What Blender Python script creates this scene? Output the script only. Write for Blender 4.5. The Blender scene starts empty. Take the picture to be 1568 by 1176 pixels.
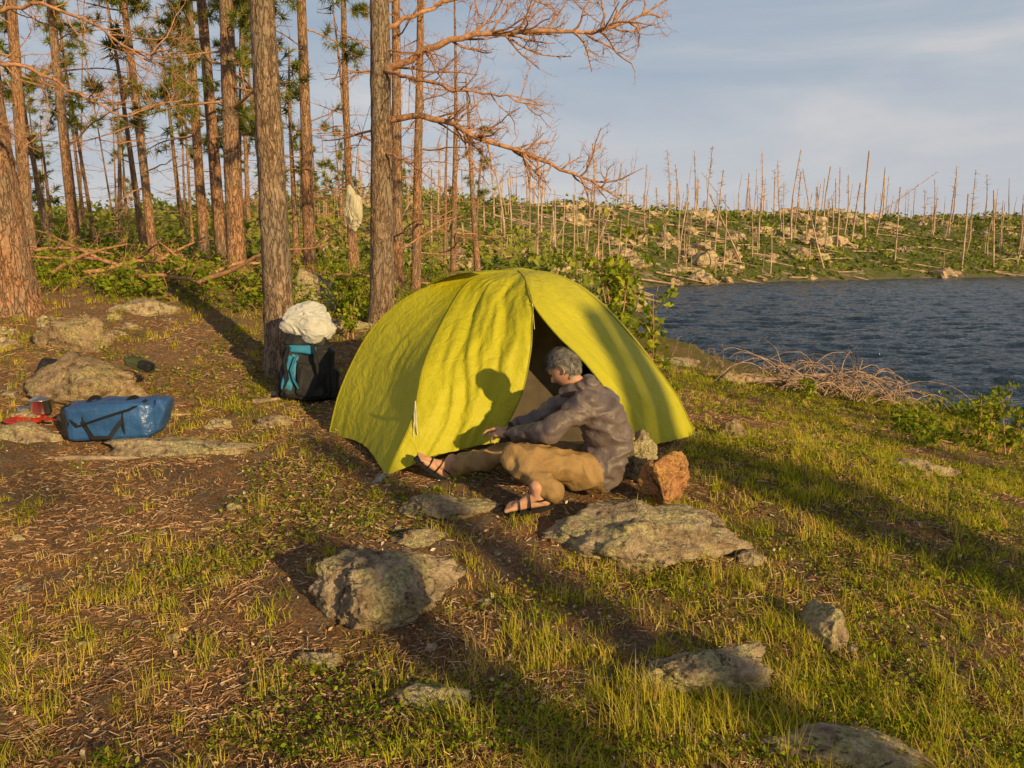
import bpy, bmesh, math, random, time
import numpy as np
from mathutils import Vector, Matrix, noise as mn
random.seed(7); RS=np.random.RandomState(11)
scene=bpy.context.scene
# ------------------------------------------------------------------ helpers
# objects are gathered here and put in the scene at the very end, so modifier evaluation stays cheap
ALL=[]
def link(o):
    ALL.append(o); return o
def make_mesh(name,V,quads=None,tris=None,mats=(),midx=None,smooth=False,var=None,attrs=None):
    me=bpy.data.meshes.new(name)
    V=np.asarray(V,dtype=np.float32)
    nq=0 if quads is None else len(quads); nt=0 if tris is None else len(tris)
    loops=[];
    if nq: loops.append(np.asarray(quads,dtype=np.int32).ravel())
    if nt: loops.append(np.asarray(tris,dtype=np.int32).ravel())
    L=np.concatenate(loops)
    tot=np.concatenate([np.full(nq,4,dtype=np.int32),np.full(nt,3,dtype=np.int32)])
    start=np.concatenate([[0],np.cumsum(tot)[:-1]]).astype(np.int32)
    me.vertices.add(len(V)); me.vertices.foreach_set('co',V.ravel())
    me.loops.add(len(L)); me.loops.foreach_set('vertex_index',L)
    me.polygons.add(nq+nt); me.polygons.foreach_set('loop_start',start); me.polygons.foreach_set('loop_total',tot)
    for m in mats: me.materials.append(m)
    if midx is not None: me.polygons.foreach_set('material_index',np.asarray(midx,dtype=np.int32))
    me.polygons.foreach_set('use_smooth',np.full(nq+nt,smooth,dtype=bool))
    me.update(calc_edges=True)
    d=dict(attrs or {})
    if var is not None: d['var']=var
    for k,a in d.items():
        at=me.attributes.new(k,'FLOAT','POINT'); at.data.foreach_set('value',np.asarray(a,dtype=np.float32))
    return link(bpy.data.objects.new(name,me))
def empty(name,loc=(0,0,0)):
    e=bpy.data.objects.new(name,None); e.location=loc; e.empty_display_size=.1; return link(e)
def parent(ch,e):
    ch.parent=e; ch.matrix_parent_inverse=Matrix.Translation(-Vector(e.location))
def h2(i,j,s):
    n=(i*374761393+j*668265263+s*974634777)&0xffffffff
    n=((n^(n>>13))*1274126177)&0xffffffff
    return ((n^(n>>16))&0xffff)/65535.0
def vn(x,y,s=0):
    x=np.asarray(x,float);y=np.asarray(y,float)
    i=np.floor(x).astype(np.int64);j=np.floor(y).astype(np.int64);u=x-i;v=y-j
    u=u*u*(3-2*u);v=v*v*(3-2*v)
    return (h2(i,j,s)*(1-u)+h2(i+1,j,s)*u)*(1-v)+(h2(i,j+1,s)*(1-u)+h2(i+1,j+1,s)*u)*v
def fbm(x,y,s=0,o=4):
    a=0;w=.5;t=0
    for k in range(o):
        a=a+w*vn(x*2**k+k*13.7,y*2**k-k*7.1,s+k);t+=w;w*=.5
    return a/t
def sm(a,b,x):
    t=np.clip((x-a)/(b-a),0,1);return t*t*(3-2*t)
ICO={}
def ico(n):
    if n not in ICO:
        bm=bmesh.new();bmesh.ops.create_icosphere(bm,subdivisions=n,radius=1);bm.verts.ensure_lookup_table()
        ICO[n]=(np.array([v.co[:] for v in bm.verts]),np.array([[v.index for v in f.verts] for f in bm.faces]));bm.free()
    return ICO[n]
# ------------------------------------------------------------------ terrain
CP=np.array([(0,0,0),(0,2,.02),(-2,2,0),(2,2,-.02),(-2,-2,0),(3,-2,-.05),(0,-6,0),(.3,4.55,.18),(0,6,.22),(-1.4,6,.24),(1.5,6.1,.17),
(-1,4,.12),(-3,4,.1),(-3.3,6.1,.26),(-5,5,.35),(-2.3,7.6,.45),(-5.7,9,1.0),(-4.4,7.8,.72),(-4,11,1.12),(-7,12,1.35),(-2.8,11.1,.88),(-1.65,9.7,.72),
(0,9,.42),(2,9,.1),(3,5.5,.08),(3.3,5.7,-.05),(1.5,3,.0),(3.3,3.5,-.08),(5,5,-.22),(5.7,8.4,-.50),(5.0,10.6,-.42),(2.9,10,-.02),(2.6,13.9,-.25),(1,13,.2),(8,2,-.35),(8,-6,-.35),(8,-15,-.3),(16,-12,-.3),
(-5,20,1.3),(-10,18,1.7),(0,20,.5),(0,35,1.2),(-15,35,2.2),(-12,8,1.5),(-12,0,.8),(-30,0,2),(-30,-30,1.5),(0,-30,.2),
(-6,85,8.6),(-4,62,4.6),(-1,48,2.0),(20,110,8.4),(59,135,9.4),(105,160,10.2),(-18,75,6.6),(-30,60,4.3),(-36,55,3.9),(-25,40,2.8),(180,190,11),
(-12,170,9),(40,220,9.5),(118,270,10.5),(210,320,11),(-60,150,7),(-72,110,5.5),(15,92,4.6),(45,116,5.0),(88,139,5.4),(300,300,11),(-300,200,8),(-300,-200,3),(0,500,9),(400,500,11),(-400,500,8),(500,200,11)],float)
CC=1.2
def _fit():
    n=len(CP);d=np.sqrt(((CP[:,None,:2]-CP[None,:,:2])**2).sum(-1)+CC*CC)
    A=np.zeros((n+3,n+3));A[:n,:n]=d;A[:n,n]=1;A[:n,n+1:]=CP[:,:2];A[n,:n]=1;A[n+1:,:n]=CP[:,:2].T
    b=np.zeros(n+3);b[:n]=CP[:,2];A[:n,:n]-=np.eye(n)*.02
    return np.linalg.solve(A,b)
W_=_fit()
LAKE=np.array([(40,-60),(24,-18),(13,-3),(9.6,3),(7.9,8),(6.5,12),(5.5,15),(4.1,19),(4.1,25),(6.8,40),(11,68),(26,83),(45,97),(75,113),(140,140),(300,180),(600,150),(600,-200),(60,-200)],float)
def lake_s(x,y):
    x=np.asarray(x,float).ravel();y=np.asarray(y,float).ravel()
    best=np.full(x.shape,1e9);ins=np.zeros(x.shape,bool);n=len(LAKE)
    for k in range(n):
        a=LAKE[k];b=LAKE[(k+1)%n];e=b-a
        t=np.clip(((x-a[0])*e[0]+(y-a[1])*e[1])/(e@e),0,1)
        best=np.minimum(best,np.hypot(x-a[0]-t*e[0],y-a[1]-t*e[1]))
        c=((a[1]>y)!=(b[1]>y))
        xi=a[0]+(y-a[1])*e[0]/(e[1] if e[1]!=0 else 1e-9)
        ins^=c&(x<xi)
    return np.where(ins,-best,best)
def H(x,y,micro=True):
    sh=np.shape(x);x=np.asarray(x,float).ravel();y=np.asarray(y,float).ravel()
    z=np.empty(len(x))
    for a in range(0,len(x),20000):
        xx=x[a:a+20000];yy=y[a:a+20000];acc=W_[-3]+W_[-2]*xx+W_[-1]*yy
        for k in range(len(CP)): acc=acc+W_[k]*np.sqrt((xx-CP[k,0])**2+(yy-CP[k,1])**2+CC*CC)
        z[a:a+20000]=acc
    z=np.clip(z,-.6,14)
    far=sm(25,60,np.hypot(x,y))
    z=z+(fbm(x*.9,y*.9,3,4)-.5)*.12*(1-far)+(fbm(x*.12,y*.12,5,4)-.5)*2.2*far
    if micro: z=z+(fbm(x*6,y*6,9,3)-.5)*.06*(1-far)
    s=lake_s(x,y)+(fbm(x*.6,y*.6,21,3)-.5)*(1.0+2*far)
    bank=np.where(s>0,-1.02+.62*s+(-.3*far*s),-1.02+.25*s)
    z=np.minimum(z,bank);z=np.maximum(z,-4)
    return z.reshape(sh)
def h(x,y):
    i=min(max(int(np.searchsorted(xs,x))-1,0),len(xs)-2);j=min(max(int(np.searchsorted(ys,y))-1,0),len(ys)-2)
    u=(x-xs[i])/(xs[i+1]-xs[i]);v=(y-ys[j])/(ys[j+1]-ys[j])
    return float((Z[j,i]*(1-u)+Z[j,i+1]*u)*(1-v)+(Z[j+1,i]*(1-u)+Z[j+1,i+1]*u)*v)
def axis(a,b,st,lo,hi,g=1.045):
    v=list(np.arange(a,b,st));d=st;p=v[-1];up=[]
    while p<hi: d*=g;p+=d;up.append(p)
    d=st;p=a;dn=[]
    while p>lo: d*=g;p-=d;dn.append(p)
    return np.array(dn[::-1]+v+up)
xs=axis(-6.5,7.5,.055,-700,900);ys=axis(1.6,11.5,.055,-150,900)
X,Y=np.meshgrid(xs,ys);Z=H(X,Y)
def HG(x,y):
    i=np.clip(np.searchsorted(xs,x)-1,0,len(xs)-2);j=np.clip(np.searchsorted(ys,y)-1,0,len(ys)-2)
    u=(x-xs[i])/(xs[i+1]-xs[i]);v=(y-ys[j])/(ys[j+1]-ys[j])
    return (Z[j,i]*(1-u)+Z[j,i+1]*u)*(1-v)+(Z[j+1,i]*(1-u)+Z[j+1,i+1]*u)*v
def greenness(x,y):
    p=.10+.60*sm(-.2,1.9,x-.12*(y-4))+(fbm(x*1.2,y*1.2,31,4)-.5)*2.0
    p=p+.25*sm(8.5,12,y)
    return np.clip(p,0,1)
# ------------------------------------------------------------------ materials
def newmat(name):
    m=bpy.data.materials.new(name);m.use_nodes=True;nt=m.node_tree
    for n in list(nt.nodes): nt.nodes.remove(n)
    out=nt.nodes.new('ShaderNodeOutputMaterial');b=nt.nodes.new('ShaderNodeBsdfPrincipled')
    nt.links.new(b.outputs[0],out.inputs[0]);return m,nt,b,out
def N(nt,t,**k):
    n=nt.nodes.new(t)
    for a,v in k.items():
        if a.startswith('i_'):
            n.inputs[a[2:].replace('_',' ')].default_value=v
        else: setattr(n,a,v)
    return n
def ramp(nt,fac,stops):
    r=nt.nodes.new('ShaderNodeValToRGB');e=r.color_ramp.elements
    while len(e)<len(stops): e.new(.5)
    for k,(p,c) in enumerate(stops):
        e[k].position=p;e[k].color=(c[0],c[1],c[2],1)
    nt.links.new(fac,r.inputs[0]);return r.outputs[0]
def mix(nt,f,a,b,mode='MIX'):
    m=nt.nodes.new('ShaderNodeMix');m.data_type='RGBA';m.blend_type=mode
    for s,v in ((m.inputs[0],f),(m.inputs[6],a),(m.inputs[7],b)):
        if isinstance(v,(int,float)): s.default_value=v
        elif isinstance(v,tuple): s.default_value=(v[0],v[1],v[2],1)
        else: nt.links.new(v,s)
    return m.outputs[2]
def mth(nt,op,a,b=0.0,clamp=False):
    m=nt.nodes.new('ShaderNodeMath');m.operation=op;m.use_clamp=clamp
    for s,v in ((m.inputs[0],a),(m.inputs[1],b)):
        if isinstance(v,(int,float)): s.default_value=v
        else: nt.links.new(v,s)
    return m.outputs[0]
def pos(nt,scale=(1,1,1)):
    g=nt.nodes.new('ShaderNodeNewGeometry');mp=nt.nodes.new('ShaderNodeMapping');mp.inputs['Scale'].default_value=scale
    nt.links.new(g.outputs['Position'],mp.inputs[0]);return mp.outputs[0]
def noise(nt,vec,sc,det=4,rough=.55,dist=0):
    n=N(nt,'ShaderNodeTexNoise',i_Scale=sc,i_Detail=det,i_Roughness=rough,i_Distortion=dist);nt.links.new(vec,n.inputs['Vector']);return n.outputs[0]
def bump(nt,b,hgt,st=.5,dist=.02):
    n=N(nt,'ShaderNodeBump',i_Strength=st,i_Distance=dist);nt.links.new(hgt,n.inputs['Height']);nt.links.new(n.outputs[0],b.inputs['Normal'])
def attr(nt,name):
    n=nt.nodes.new('ShaderNodeAttribute');n.attribute_name=name;return n.outputs['Fac']
def simple(name,col,rough=.6,metal=0,nsc=None,namt=.25,bsc=None,bst=.3,bd=.01,spec=.3):
    m,nt,b,o=newmat(name);p=pos(nt)
    b.inputs['Roughness'].default_value=rough;b.inputs['Metallic'].default_value=metal;b.inputs['Specular IOR Level'].default_value=spec
    n=noise(nt,p,nsc or 9,3)
    lo=tuple(v*(1-namt) for v in col);hi=tuple(min(1,v*(1+namt)) for v in col)
    nt.links.new(ramp(nt,n,[(.3,lo),(.7,hi)]),b.inputs['Base Color'])
    if bsc: bump(nt,b,noise(nt,p,bsc,4),bst,bd)
    return m
def leafmat(name,stops,trans=.3,rough=.6):
    m,nt,b,o=newmat(name);c=ramp(nt,attr(nt,'var'),stops)
    nt.nodes.remove(b);b=nt.nodes.new('ShaderNodeBsdfDiffuse');nt.links.new(c,b.inputs[0]);nt.links.new(b.outputs[0],o.inputs[0])
    if trans:
        t=nt.nodes.new('ShaderNodeBsdfTranslucent');nt.links.new(c,t.inputs[0])
        mx=nt.nodes.new('ShaderNodeMixShader');mx.inputs[0].default_value=trans
        nt.links.new(b.outputs[0],mx.inputs[1]);nt.links.new(t.outputs[0],mx.inputs[2]);nt.links.new(mx.outputs[0],o.inputs[0])
    return m
def ground_mat():
    m,nt,b,o=newmat('ground_duff');p=pos(nt)
    ps=pos(nt,(1,1,.2))
    f1=noise(nt,ps,60,6,.74,.6);f2=noise(nt,ps,9,4,.6)
    duff=ramp(nt,f1,[(.30,(.08,.04,.022)),(.44,(.28,.145,.07)),(.57,(.50,.275,.135)),(.70,(.72,.50,.31))])
    soil=ramp(nt,f1,[(.3,(.11,.075,.048)),(.55,(.36,.25,.16)),(.75,(.64,.52,.39))])
    c=mix(nt,ramp(nt,f2,[(.40,(0,0,0)),(.6,(1,1,1))]),duff,soil)
    green=ramp(nt,f1,[(.3,(.05,.055,.012)),(.55,(.21,.20,.03)),(.75,(.42,.36,.08))])
    gg=mth(nt,'ADD',attr(nt,'g'),mth(nt,'MULTIPLY',mth(nt,'SUBTRACT',f2,.5),1.4),True)
    gg=ramp(nt,gg,[(.4,(0,0,0)),(.85,(.75,.75,.75))])
    c=mix(nt,gg,c,green)
    pf=noise(nt,p,.30,4,.65);pf2=noise(nt,p,1.7,5,.7)
    hill=ramp(nt,pf2,[(.3,(.035,.055,.012)),(.48,(.11,.135,.03)),(.58,(.20,.20,.055)),(.68,(.36,.27,.16))])
    hill2=ramp(nt,pf2,[(.3,(.14,.10,.06)),(.5,(.36,.27,.19)),(.65,(.54,.44,.34))])
    hc=mix(nt,ramp(nt,pf,[(.55,(0,0,0)),(.63,(1,1,1))]),hill,hill2)
    c=mix(nt,attr(nt,'far'),c,hc)
    c=mix(nt,attr(nt,'shore'),c,(.20,.15,.11))
    nt.links.new(c,b.inputs['Base Color']);b.inputs['Roughness'].default_value=.95;b.inputs['Specular IOR Level'].default_value=.1
    hh=mth(nt,'ADD',f1,mth(nt,'MULTIPLY',f2,1.4))
    bump(nt,b,hh,1.0,.05);return m
def rock_mat(name='lichen_rock',tint=(1.16,1.0,.82),far=False):
    m,nt,b,o=newmat(name);p=pos(nt)
    k=.12 if far else 1
    n1=noise(nt,p,14*k,7,.68);n2=noise(nt,p,5*k,5,.68,.8);n3=noise(nt,p,50*k,5,.7)
    c=ramp(nt,n1,[(.33,(.15,.12,.095)),(.45,(.37,.32,.26)),(.57,(.56,.50,.41)),(.72,(.78,.71,.58))])
    lich=ramp(nt,n3,[(.38,(.24,.26,.14)),(.6,(.70,.69,.48))])
    c=mix(nt,ramp(nt,n2,[(.50,(0,0,0)),(.54,(.9,.9,.9))]),c,lich)
    dk=noise(nt,p,8*k,7,.8,1.2)
    c=mix(nt,ramp(nt,dk,[(.55,(0,0,0)),(.60,(.85,.85,.85))]),c,(.06,.05,.042))
    c=mix(nt,1.0,c,tint,'MULTIPLY')
    nt.links.new(c,b.inputs['Base Color']);b.inputs['Roughness'].default_value=.9;b.inputs['Specular IOR Level'].default_value=.15
    hh=mth(nt,'ADD',n1,mth(nt,'MULTIPLY',n3,.6))
    bump(nt,b,hh,1.0,.03/k if far else .055);return m
def bark_mat(name,c1,c2,c3):
    m,nt,b,o=newmat(name);p=pos(nt,(1,1,.22));q=pos(nt,(1,1,.45))
    dn=N(nt,'ShaderNodeTexNoise',i_Scale=11.0,i_Detail=4.0);nt.links.new(p,dn.inputs[0])
    pv=nt.nodes.new('ShaderNodeMix');pv.data_type='RGBA';pv.blend_type='LINEAR_LIGHT';pv.inputs[0].default_value=.13
    nt.links.new(p,pv.inputs[6]);nt.links.new(dn.outputs['Color'],pv.inputs[7])
    vd=N(nt,'ShaderNodeTexVoronoi',feature='DISTANCE_TO_EDGE',i_Scale=17.0);nt.links.new(pv.outputs[2],vd.inputs[0])
    n1=noise(nt,q,28,7,.74,.8);n2=noise(nt,q,3,3)
    c=ramp(nt,n1,[(.34,c1),(.5,c2),(.64,c3)])
    c=mix(nt,ramp(nt,n2,[(.42,(0,0,0)),(.62,(.6,.6,.6))]),c,(.32,.26,.20))
    c=mix(nt,ramp(nt,vd.outputs[0],[(0,(.8,.8,.8)),(.09,(0,0,0))]),c,(.07,.04,.025))
    nt.links.new(c,b.inputs['Base Color']);b.inputs['Roughness'].default_value=.9;b.inputs['Specular IOR Level'].default_value=.15
    hh=mth(nt,'ADD',mth(nt,'MULTIPLY',ramp(nt,vd.outputs[0],[(0,(0,0,0)),(.14,(1,1,1))]),.5),n1)
    bump(nt,b,hh,1.0,.03);return m
M_ground=ground_mat();M_rock=rock_mat();M_rockO=rock_mat('orange_rock',(1.35,.74,.42));M_rockB=rock_mat('brown_rock',(1.0,.80,.62));M_rockF=rock_mat('hill_rock',(1.2,.98,.82),True)
M_bark=bark_mat('pine_bark',(.18,.085,.045),(.44,.235,.13),(.64,.39,.25))
M_barkg=bark_mat('pine_bark_grey',(.12,.08,.055),(.34,.225,.145),(.56,.40,.28))
M_twig=simple('dead_twig',(.44,.235,.13),.85,nsc=20,namt=.45)
M_dead=simple('dead_wood',(.48,.33,.24),.85,nsc=1.3,namt=.5)
M_drift=simple('driftwood',(.36,.27,.2),.85,nsc=15,namt=.5,bsc=60)
M_needle=leafmat('pine_needles',[(0,(.06,.09,.02)),(.5,(.18,.22,.04)),(1,(.42,.39,.09))],.3)
M_grass=leafmat('grass_blades',[(0,(.15,.19,.012)),(.4,(.40,.42,.024)),(.75,(.66,.58,.045)),(1,(.74,.50,.19))],.35)
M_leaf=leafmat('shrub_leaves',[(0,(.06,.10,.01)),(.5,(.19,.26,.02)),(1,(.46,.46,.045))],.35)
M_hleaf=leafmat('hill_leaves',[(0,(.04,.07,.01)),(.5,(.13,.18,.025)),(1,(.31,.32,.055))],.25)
M_litter=leafmat('needle_litter',[(0,(.14,.07,.038)),(.5,(.44,.24,.12)),(.8,(.66,.45,.27)),(1,(.74,.62,.48))],0)
# ------------------------------------------------------------------ ground + water
nx,ny=len(xs),len(ys);idx=np.arange(nx*ny).reshape(ny,nx)
Q=np.stack([idx[:-1,:-1],idx[:-1,1:],idx[1:,1:],idx[1:,:-1]],-1).reshape(-1,4)
xf,yf,zf=X.ravel(),Y.ravel(),Z.ravel()
far=sm(14,24,np.hypot(xf,yf));shore=sm(-.74,-.95,zf)*.8
make_mesh('ground',np.stack([xf,yf,zf],1),Q,None,[M_ground],smooth=True,attrs={'g':greenness(xf,yf),'far':far,'shore':shore})
m,nt,b,o=newmat('lake_water')
b.inputs['Base Color'].default_value=(.008,.022,.042,1);b.inputs['Roughness'].default_value=.10;b.inputs['IOR'].default_value=1.33;b.inputs['Specular IOR Level'].default_value=.34
pr=pos(nt,(.8,1.5,1))
bump(nt,b,noise(nt,pr,5,4,.62,.5),.9,.14)
th=np.linspace(.05,1.05,400);rr=np.geomspace(9,150,680);TH,RR=np.meshgrid(th,rr);wx,wy=RR*np.sin(TH),RR*np.cos(TH)
ph=wx*.35+wy*.94
wz=(fbm(wx*.7+wy*.15,wy*2.0-wx*.3,201,4)-.5)*.26+(fbm(wx*.2,wy*.45,211,2)-.5)*.12+.012*np.sin(ph*7+fbm(wx*.3,wy*.3,3,2)*14)
wz*=sm(150,60,RR)*.6+.4
I=np.arange(th.size*rr.size).reshape(rr.size,th.size);qw=np.stack([I[:-1,:-1],I[:-1,1:],I[1:,1:],I[1:,:-1]],-1).reshape(-1,4)
we=empty('lake_water');parent(make_mesh('rippled_surface',np.stack([wx.ravel(),wy.ravel(),-1+wz.ravel()],1),qw,None,[m],smooth=True),we)
parent(make_mesh('open_water',[(-20,-190,-1.12),(800,-190,-1.12),(800,400,-1.12),(-20,400,-1.12)],[(0,1,2,3)],None,[m]),we)
# ------------------------------------------------------------------ rocks
def rock(name,x,y,sx,sy,sz,mat=None,seed=0,rot=0,zc=None,sub=None,rough=.35):
    if sub is None: sub=6 if y<4.4 and max(sx,sy)>.25 else (5 if max(sx,sy)>.09 and y<7 else 4)
    B,Fc=ico(sub);off=Vector((seed*3.1,seed*1.7,seed*.9));r=random.Random(seed+5);C=B.copy()
    for k in range(12):
        n=np.array([r.gauss(0,1),r.gauss(0,1),r.gauss(0,1)*.8]);n/=np.linalg.norm(n);d=r.uniform(.62,.88)
        t=C@n;C-=np.where(t>d,(t-d)*.95,0)[:,None]*n
    f=np.array([1+rough*mn.noise(c*1.3+off)+rough*.38*mn.noise(c*3.7+off)+rough*.2*mn.noise(c*9+off)+.05*mn.noise(c*22+off)+(.022*mn.noise(c*48+off) if sub>5 else 0) for c in map(Vector,C)])[:,None]
    ob=make_mesh(name,C*f*np.array([sx,sy,sz]),None,Fc,[mat or M_rock],smooth=True)
    ob.location=(x,y,(h(x,y)+sz*.15) if zc is None else zc);ob.rotation_euler=(0,0,rot)
    return ob
rock('boulder',-.59,3.25,.35,.31,.23,seed=30,rot=.4)
rock('flat_rock',.68,3.93,.56,.36,.17,seed=2,rot=-.12)
rock('flat_rock',-.36,4.28,.30,.15,.08,seed=3)
rock('stone',1.33,3.05,.10,.15,.12,seed=4,rot=.3)
rock('flat_rock',.74,2.69,.31,.13,.10,seed=5,rot=.15)
rock('flat_rock',-.29,2.52,.16,.085,.06,seed=6)
rock('flat_rock',3.02,5.57,.30,.14,.09,seed=7)
rock('stone',1.80,6.15,.16,.11,.11,seed=8,rot=-.4,mat=M_rockB)
rock('stone',2.93,10.1,.22,.16,.14,seed=9,mat=M_rockB)
rock('flat_rock',1.12,2.26,.30,.14,.07,seed=10)
rock('stone',-.76,2.81,.10,.05,.045,seed=11)
rock('stone',-1.96,6.2,.17,.09,.06,seed=12)
rock('orange_rock',.90,4.36,.155,.12,.17,mat=M_rockO,seed=13,zc=.33,rot=.5,rough=.25,sub=5)
rock('stone',.80,4.72,.13,.10,.17,seed=14,zc=.36,rot=.2)
rock('boulder',-3.62,6.65,.50,.42,.36,mat=M_rockB,seed=15)
rock('boulder',-4.45,7.8,.36,.28,.26,seed=16,mat=M_rockB)
rock('boulder',-4.47,9.4,.38,.28,.16,seed=17)
rock('boulder',-2.85,11.1,.42,.34,.46,seed=18)
rock('flat_rock',-2.55,5.62,.72,.19,.07,seed=19,rot=-.05)
rock('flat_rock',-3.78,5.75,.27,.14,.10,seed=20)
rock('flat_rock',-2.0,9.6,.42,.24,.12,seed=21)
rock('flat_rock',2.5,11.7,.40,.25,.12,seed=22)
rock('stone',1.22,3.72,.08,.06,.05,seed=23);rock('stone',-.5,3.9,.16,.10,.05,seed=24)
def stones(name,pts,mat):
    Vs=[];Fs=[];off=0
    for (x,y,r_) in pts:
        z=h(x,y);B,Fc=ico(3);a=random.uniform(0,3);sx=random.uniform(.7,1.5);sz=random.uniform(.4,.8);o=Vector((random.uniform(0,50),0,random.uniform(0,50)))
        f=np.array([1+.6*mn.noise(v*1.3+o)+.3*mn.noise(v*3.2+o) for v in map(Vector,B)])[:,None]
        c=B*f*r_*np.array([sx,1,sz]);ca,sa=math.cos(a),math.sin(a);c=np.stack([c[:,0]*ca-c[:,1]*sa+x,c[:,0]*sa+c[:,1]*ca+y,c[:,2]+z+r_*.05],1)
        Vs.append(c);Fs.append(Fc+off);off+=len(c)
    return make_mesh(name,np.concatenate(Vs),None,np.concatenate(Fs),[mat],smooth=False)
pts=[]
for k in range(90):
    y=random.uniform(2.1,9);x=random.uniform(-.68,.68)*y;pts.append((x,y,random.uniform(.012,.035)))
for k in range(14):
    y=random.uniform(5.5,10);x=-random.uniform(.35,.68)*y;pts.append((x,y,random.uniform(.05,.12)))
stones('small_stones',pts,M_rock)
def scatter_far(n,y0,y1,a0,a1,smin,smax,dens):
    M=60*n;y=RS.uniform(y0,y1,M);x=RS.uniform(a0,a1,M)*y;s=lake_s(x,y);k=(s>smin)&(s<smax)&dens(x,y);x,y=x[k][:n],y[k][:n];return x,y
bx_,by_=scatter_far(380,30,170,-.25,.8,.5,60,lambda x,y:fbm(x*.06,y*.06,91,3)>.47)
stones('hillside_boulders',[(a,b_,random.choice([.25,.3,.4,.5,.6,.8,1.1,1.3])*(.6+b_/170)) for a,b_ in zip(bx_,by_)],M_rockF)
# ------------------------------------------------------------------ tubes
class Tubes:
    def __init__(s): s.g={}
    def add(s,P,R,sides=5):
        P=np.asarray(P,float);R=np.asarray(R,float);s.g.setdefault((len(P),sides),[]).append((P,R))
    def arrays(s):
        V=[];Qs=[];off=0
        for (K,S),L in s.g.items():
            P=np.stack([a for a,_ in L]);R=np.stack([b_ for _,b_ in L])
            T=np.gradient(P,axis=1);T/=np.linalg.norm(T,axis=2,keepdims=True)+1e-9
            av=P[:,-1]-P[:,0];ref=np.where((np.abs(av[:,2])>np.abs(av[:,0]))[:,None],np.array([[1.,0.13,0]]),np.array([[0,.13,1.]]))
            ref=ref[:,None,:];n=ref-(ref*T).sum(-1,keepdims=True)*T;n/=np.linalg.norm(n,axis=2,keepdims=True)+1e-9
            b_=np.cross(T,n);a=np.arange(S)*2*np.pi/S
            ring=P[:,:,None,:]+R[:,:,None,None]*(np.cos(a)[None,None,:,None]*n[:,:,None,:]+np.sin(a)[None,None,:,None]*b_[:,:,None,:])
            M=len(L);V.append(ring.reshape(-1,3));I=np.arange(M*K*S).reshape(M,K,S)+off
            J=np.roll(I,-1,axis=2)
            Qs.append(np.stack([I[:,:-1],J[:,:-1],J[:,1:],I[:,1:]],-1).reshape(-1,4));off+=M*K*S
        return np.concatenate(V),np.concatenate(Qs)
    def obj(s,name,mat,disp=0):
        V,Qs=s.arrays();return make_mesh(name,V,Qs,None,[mat],smooth=True)
def curve(p0,d,L,K,wob,grav=0,rs=RS):
    d=np.array(d,float);d/=math.sqrt(d@d)+1e-9;st=L/(K-1)
    D=rs.normal(0,wob,(K-1,3));D[:,2]+=grav;D=d+D.cumsum(0);D*=(st/np.sqrt((D*D).sum(1)))[:,None]
    out=np.empty((K,3));out[0]=p0;out[1:]=D.cumsum(0)+out[0];return out
LS={k:np.linspace(1,.35,k) for k in (3,4,5,6,7,8)}
def twigs(T,P,r0,n,L,tuft=None,wob=.18,up=.05,sub=3,tstart=.25):
    P=np.asarray(P);K=len(P)
    for k in range(n):
        t=tstart+(1-tstart)*random.random();f=t*(K-1);i=min(int(f),K-2);d=P[i+1]-P[i];p=P[i]+d*(f-i)
        d=d/(math.sqrt(d@d)+1e-9)
        s=RS.normal(0,1,3);s-=s.dot(d)*d;s/=math.sqrt(s@s)+1e-9
        dd=d*.6+s*random.uniform(.5,1);l=L*random.uniform(.35,1)*(1.15-.6*t)
        c=curve(p,dd,l,5,wob,up);r=max(.0022,r0*.4*(1-.5*t))
        T.add(c,r*LS[5],4)
        for q in range(sub):
            u=random.uniform(.25,1)*4;j=min(int(u),3);d2=c[j+1]-c[j];pp=c[j]+d2*(u-j)
            c2=curve(pp,d2*(2.8/l)+RS.normal(0,.45,3),l*random.uniform(.25,.55),4,wob*1.2,up)
            T.add(c2,r*.55*LS[4],3)
            if tuft is not None and random.random()<.8: tuft.append((c2[-1],c2[-1]-c2[-2]))
        if tuft is not None: tuft.append((c[-1],c[-1]-c[-2]));tuft.append((c[3]+RS.normal(0,.05,3),c[-1]-c[-2]))
def tufts_mesh(name,tl,n=20,L=.17,w=.0075):
    C=np.array([a for a,_ in tl]);D=np.array([b_ for _,b_ in tl]);D/=np.linalg.norm(D,axis=1,keepdims=True)+1e-9
    M=len(C);d=D[:,None,:]*.7+RS.normal(0,.75,(M,n,3));d/=np.linalg.norm(d,axis=2,keepdims=True)
    base=C[:,None,:]-D[:,None,:]*RS.uniform(0,.12,(M,n,1))
    l=L*RS.uniform(.7,1.2,(M,n,1));s=np.cross(d,RS.normal(0,1,(M,n,3)));s/=np.linalg.norm(s,axis=2,keepdims=True)
    V=np.stack([base-s*w,base+s*w,base+d*l],2).reshape(-1,3);tri=np.arange(len(V)).reshape(-1,3)
    var=np.repeat(np.clip(RS.rand(M)[:,None]*.7+RS.rand(M,n)*.3,0,1).ravel(),3)
    return make_mesh(name,V,None,tri,[M_needle],var=var)
def trunk_tube(T,x,y,z,Ht,r,lx,ly,K,S,wob=.02,const=False):
    t=np.linspace(0,1,K);ph=RS.uniform(0,6,4)
    px=x+lx*t*Ht+wob*Ht*.3*(np.sin(t*5+ph[0])*t);py=y+ly*t*Ht+wob*Ht*.3*(np.sin(t*4+ph[1])*t)
    P=np.stack([px,py,z-.15+t*Ht],1);R=r*(1-(.12 if const else .78)*t)+r*.45*np.exp(-t*Ht/.22);T.add(P,R,S);return P,R
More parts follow.
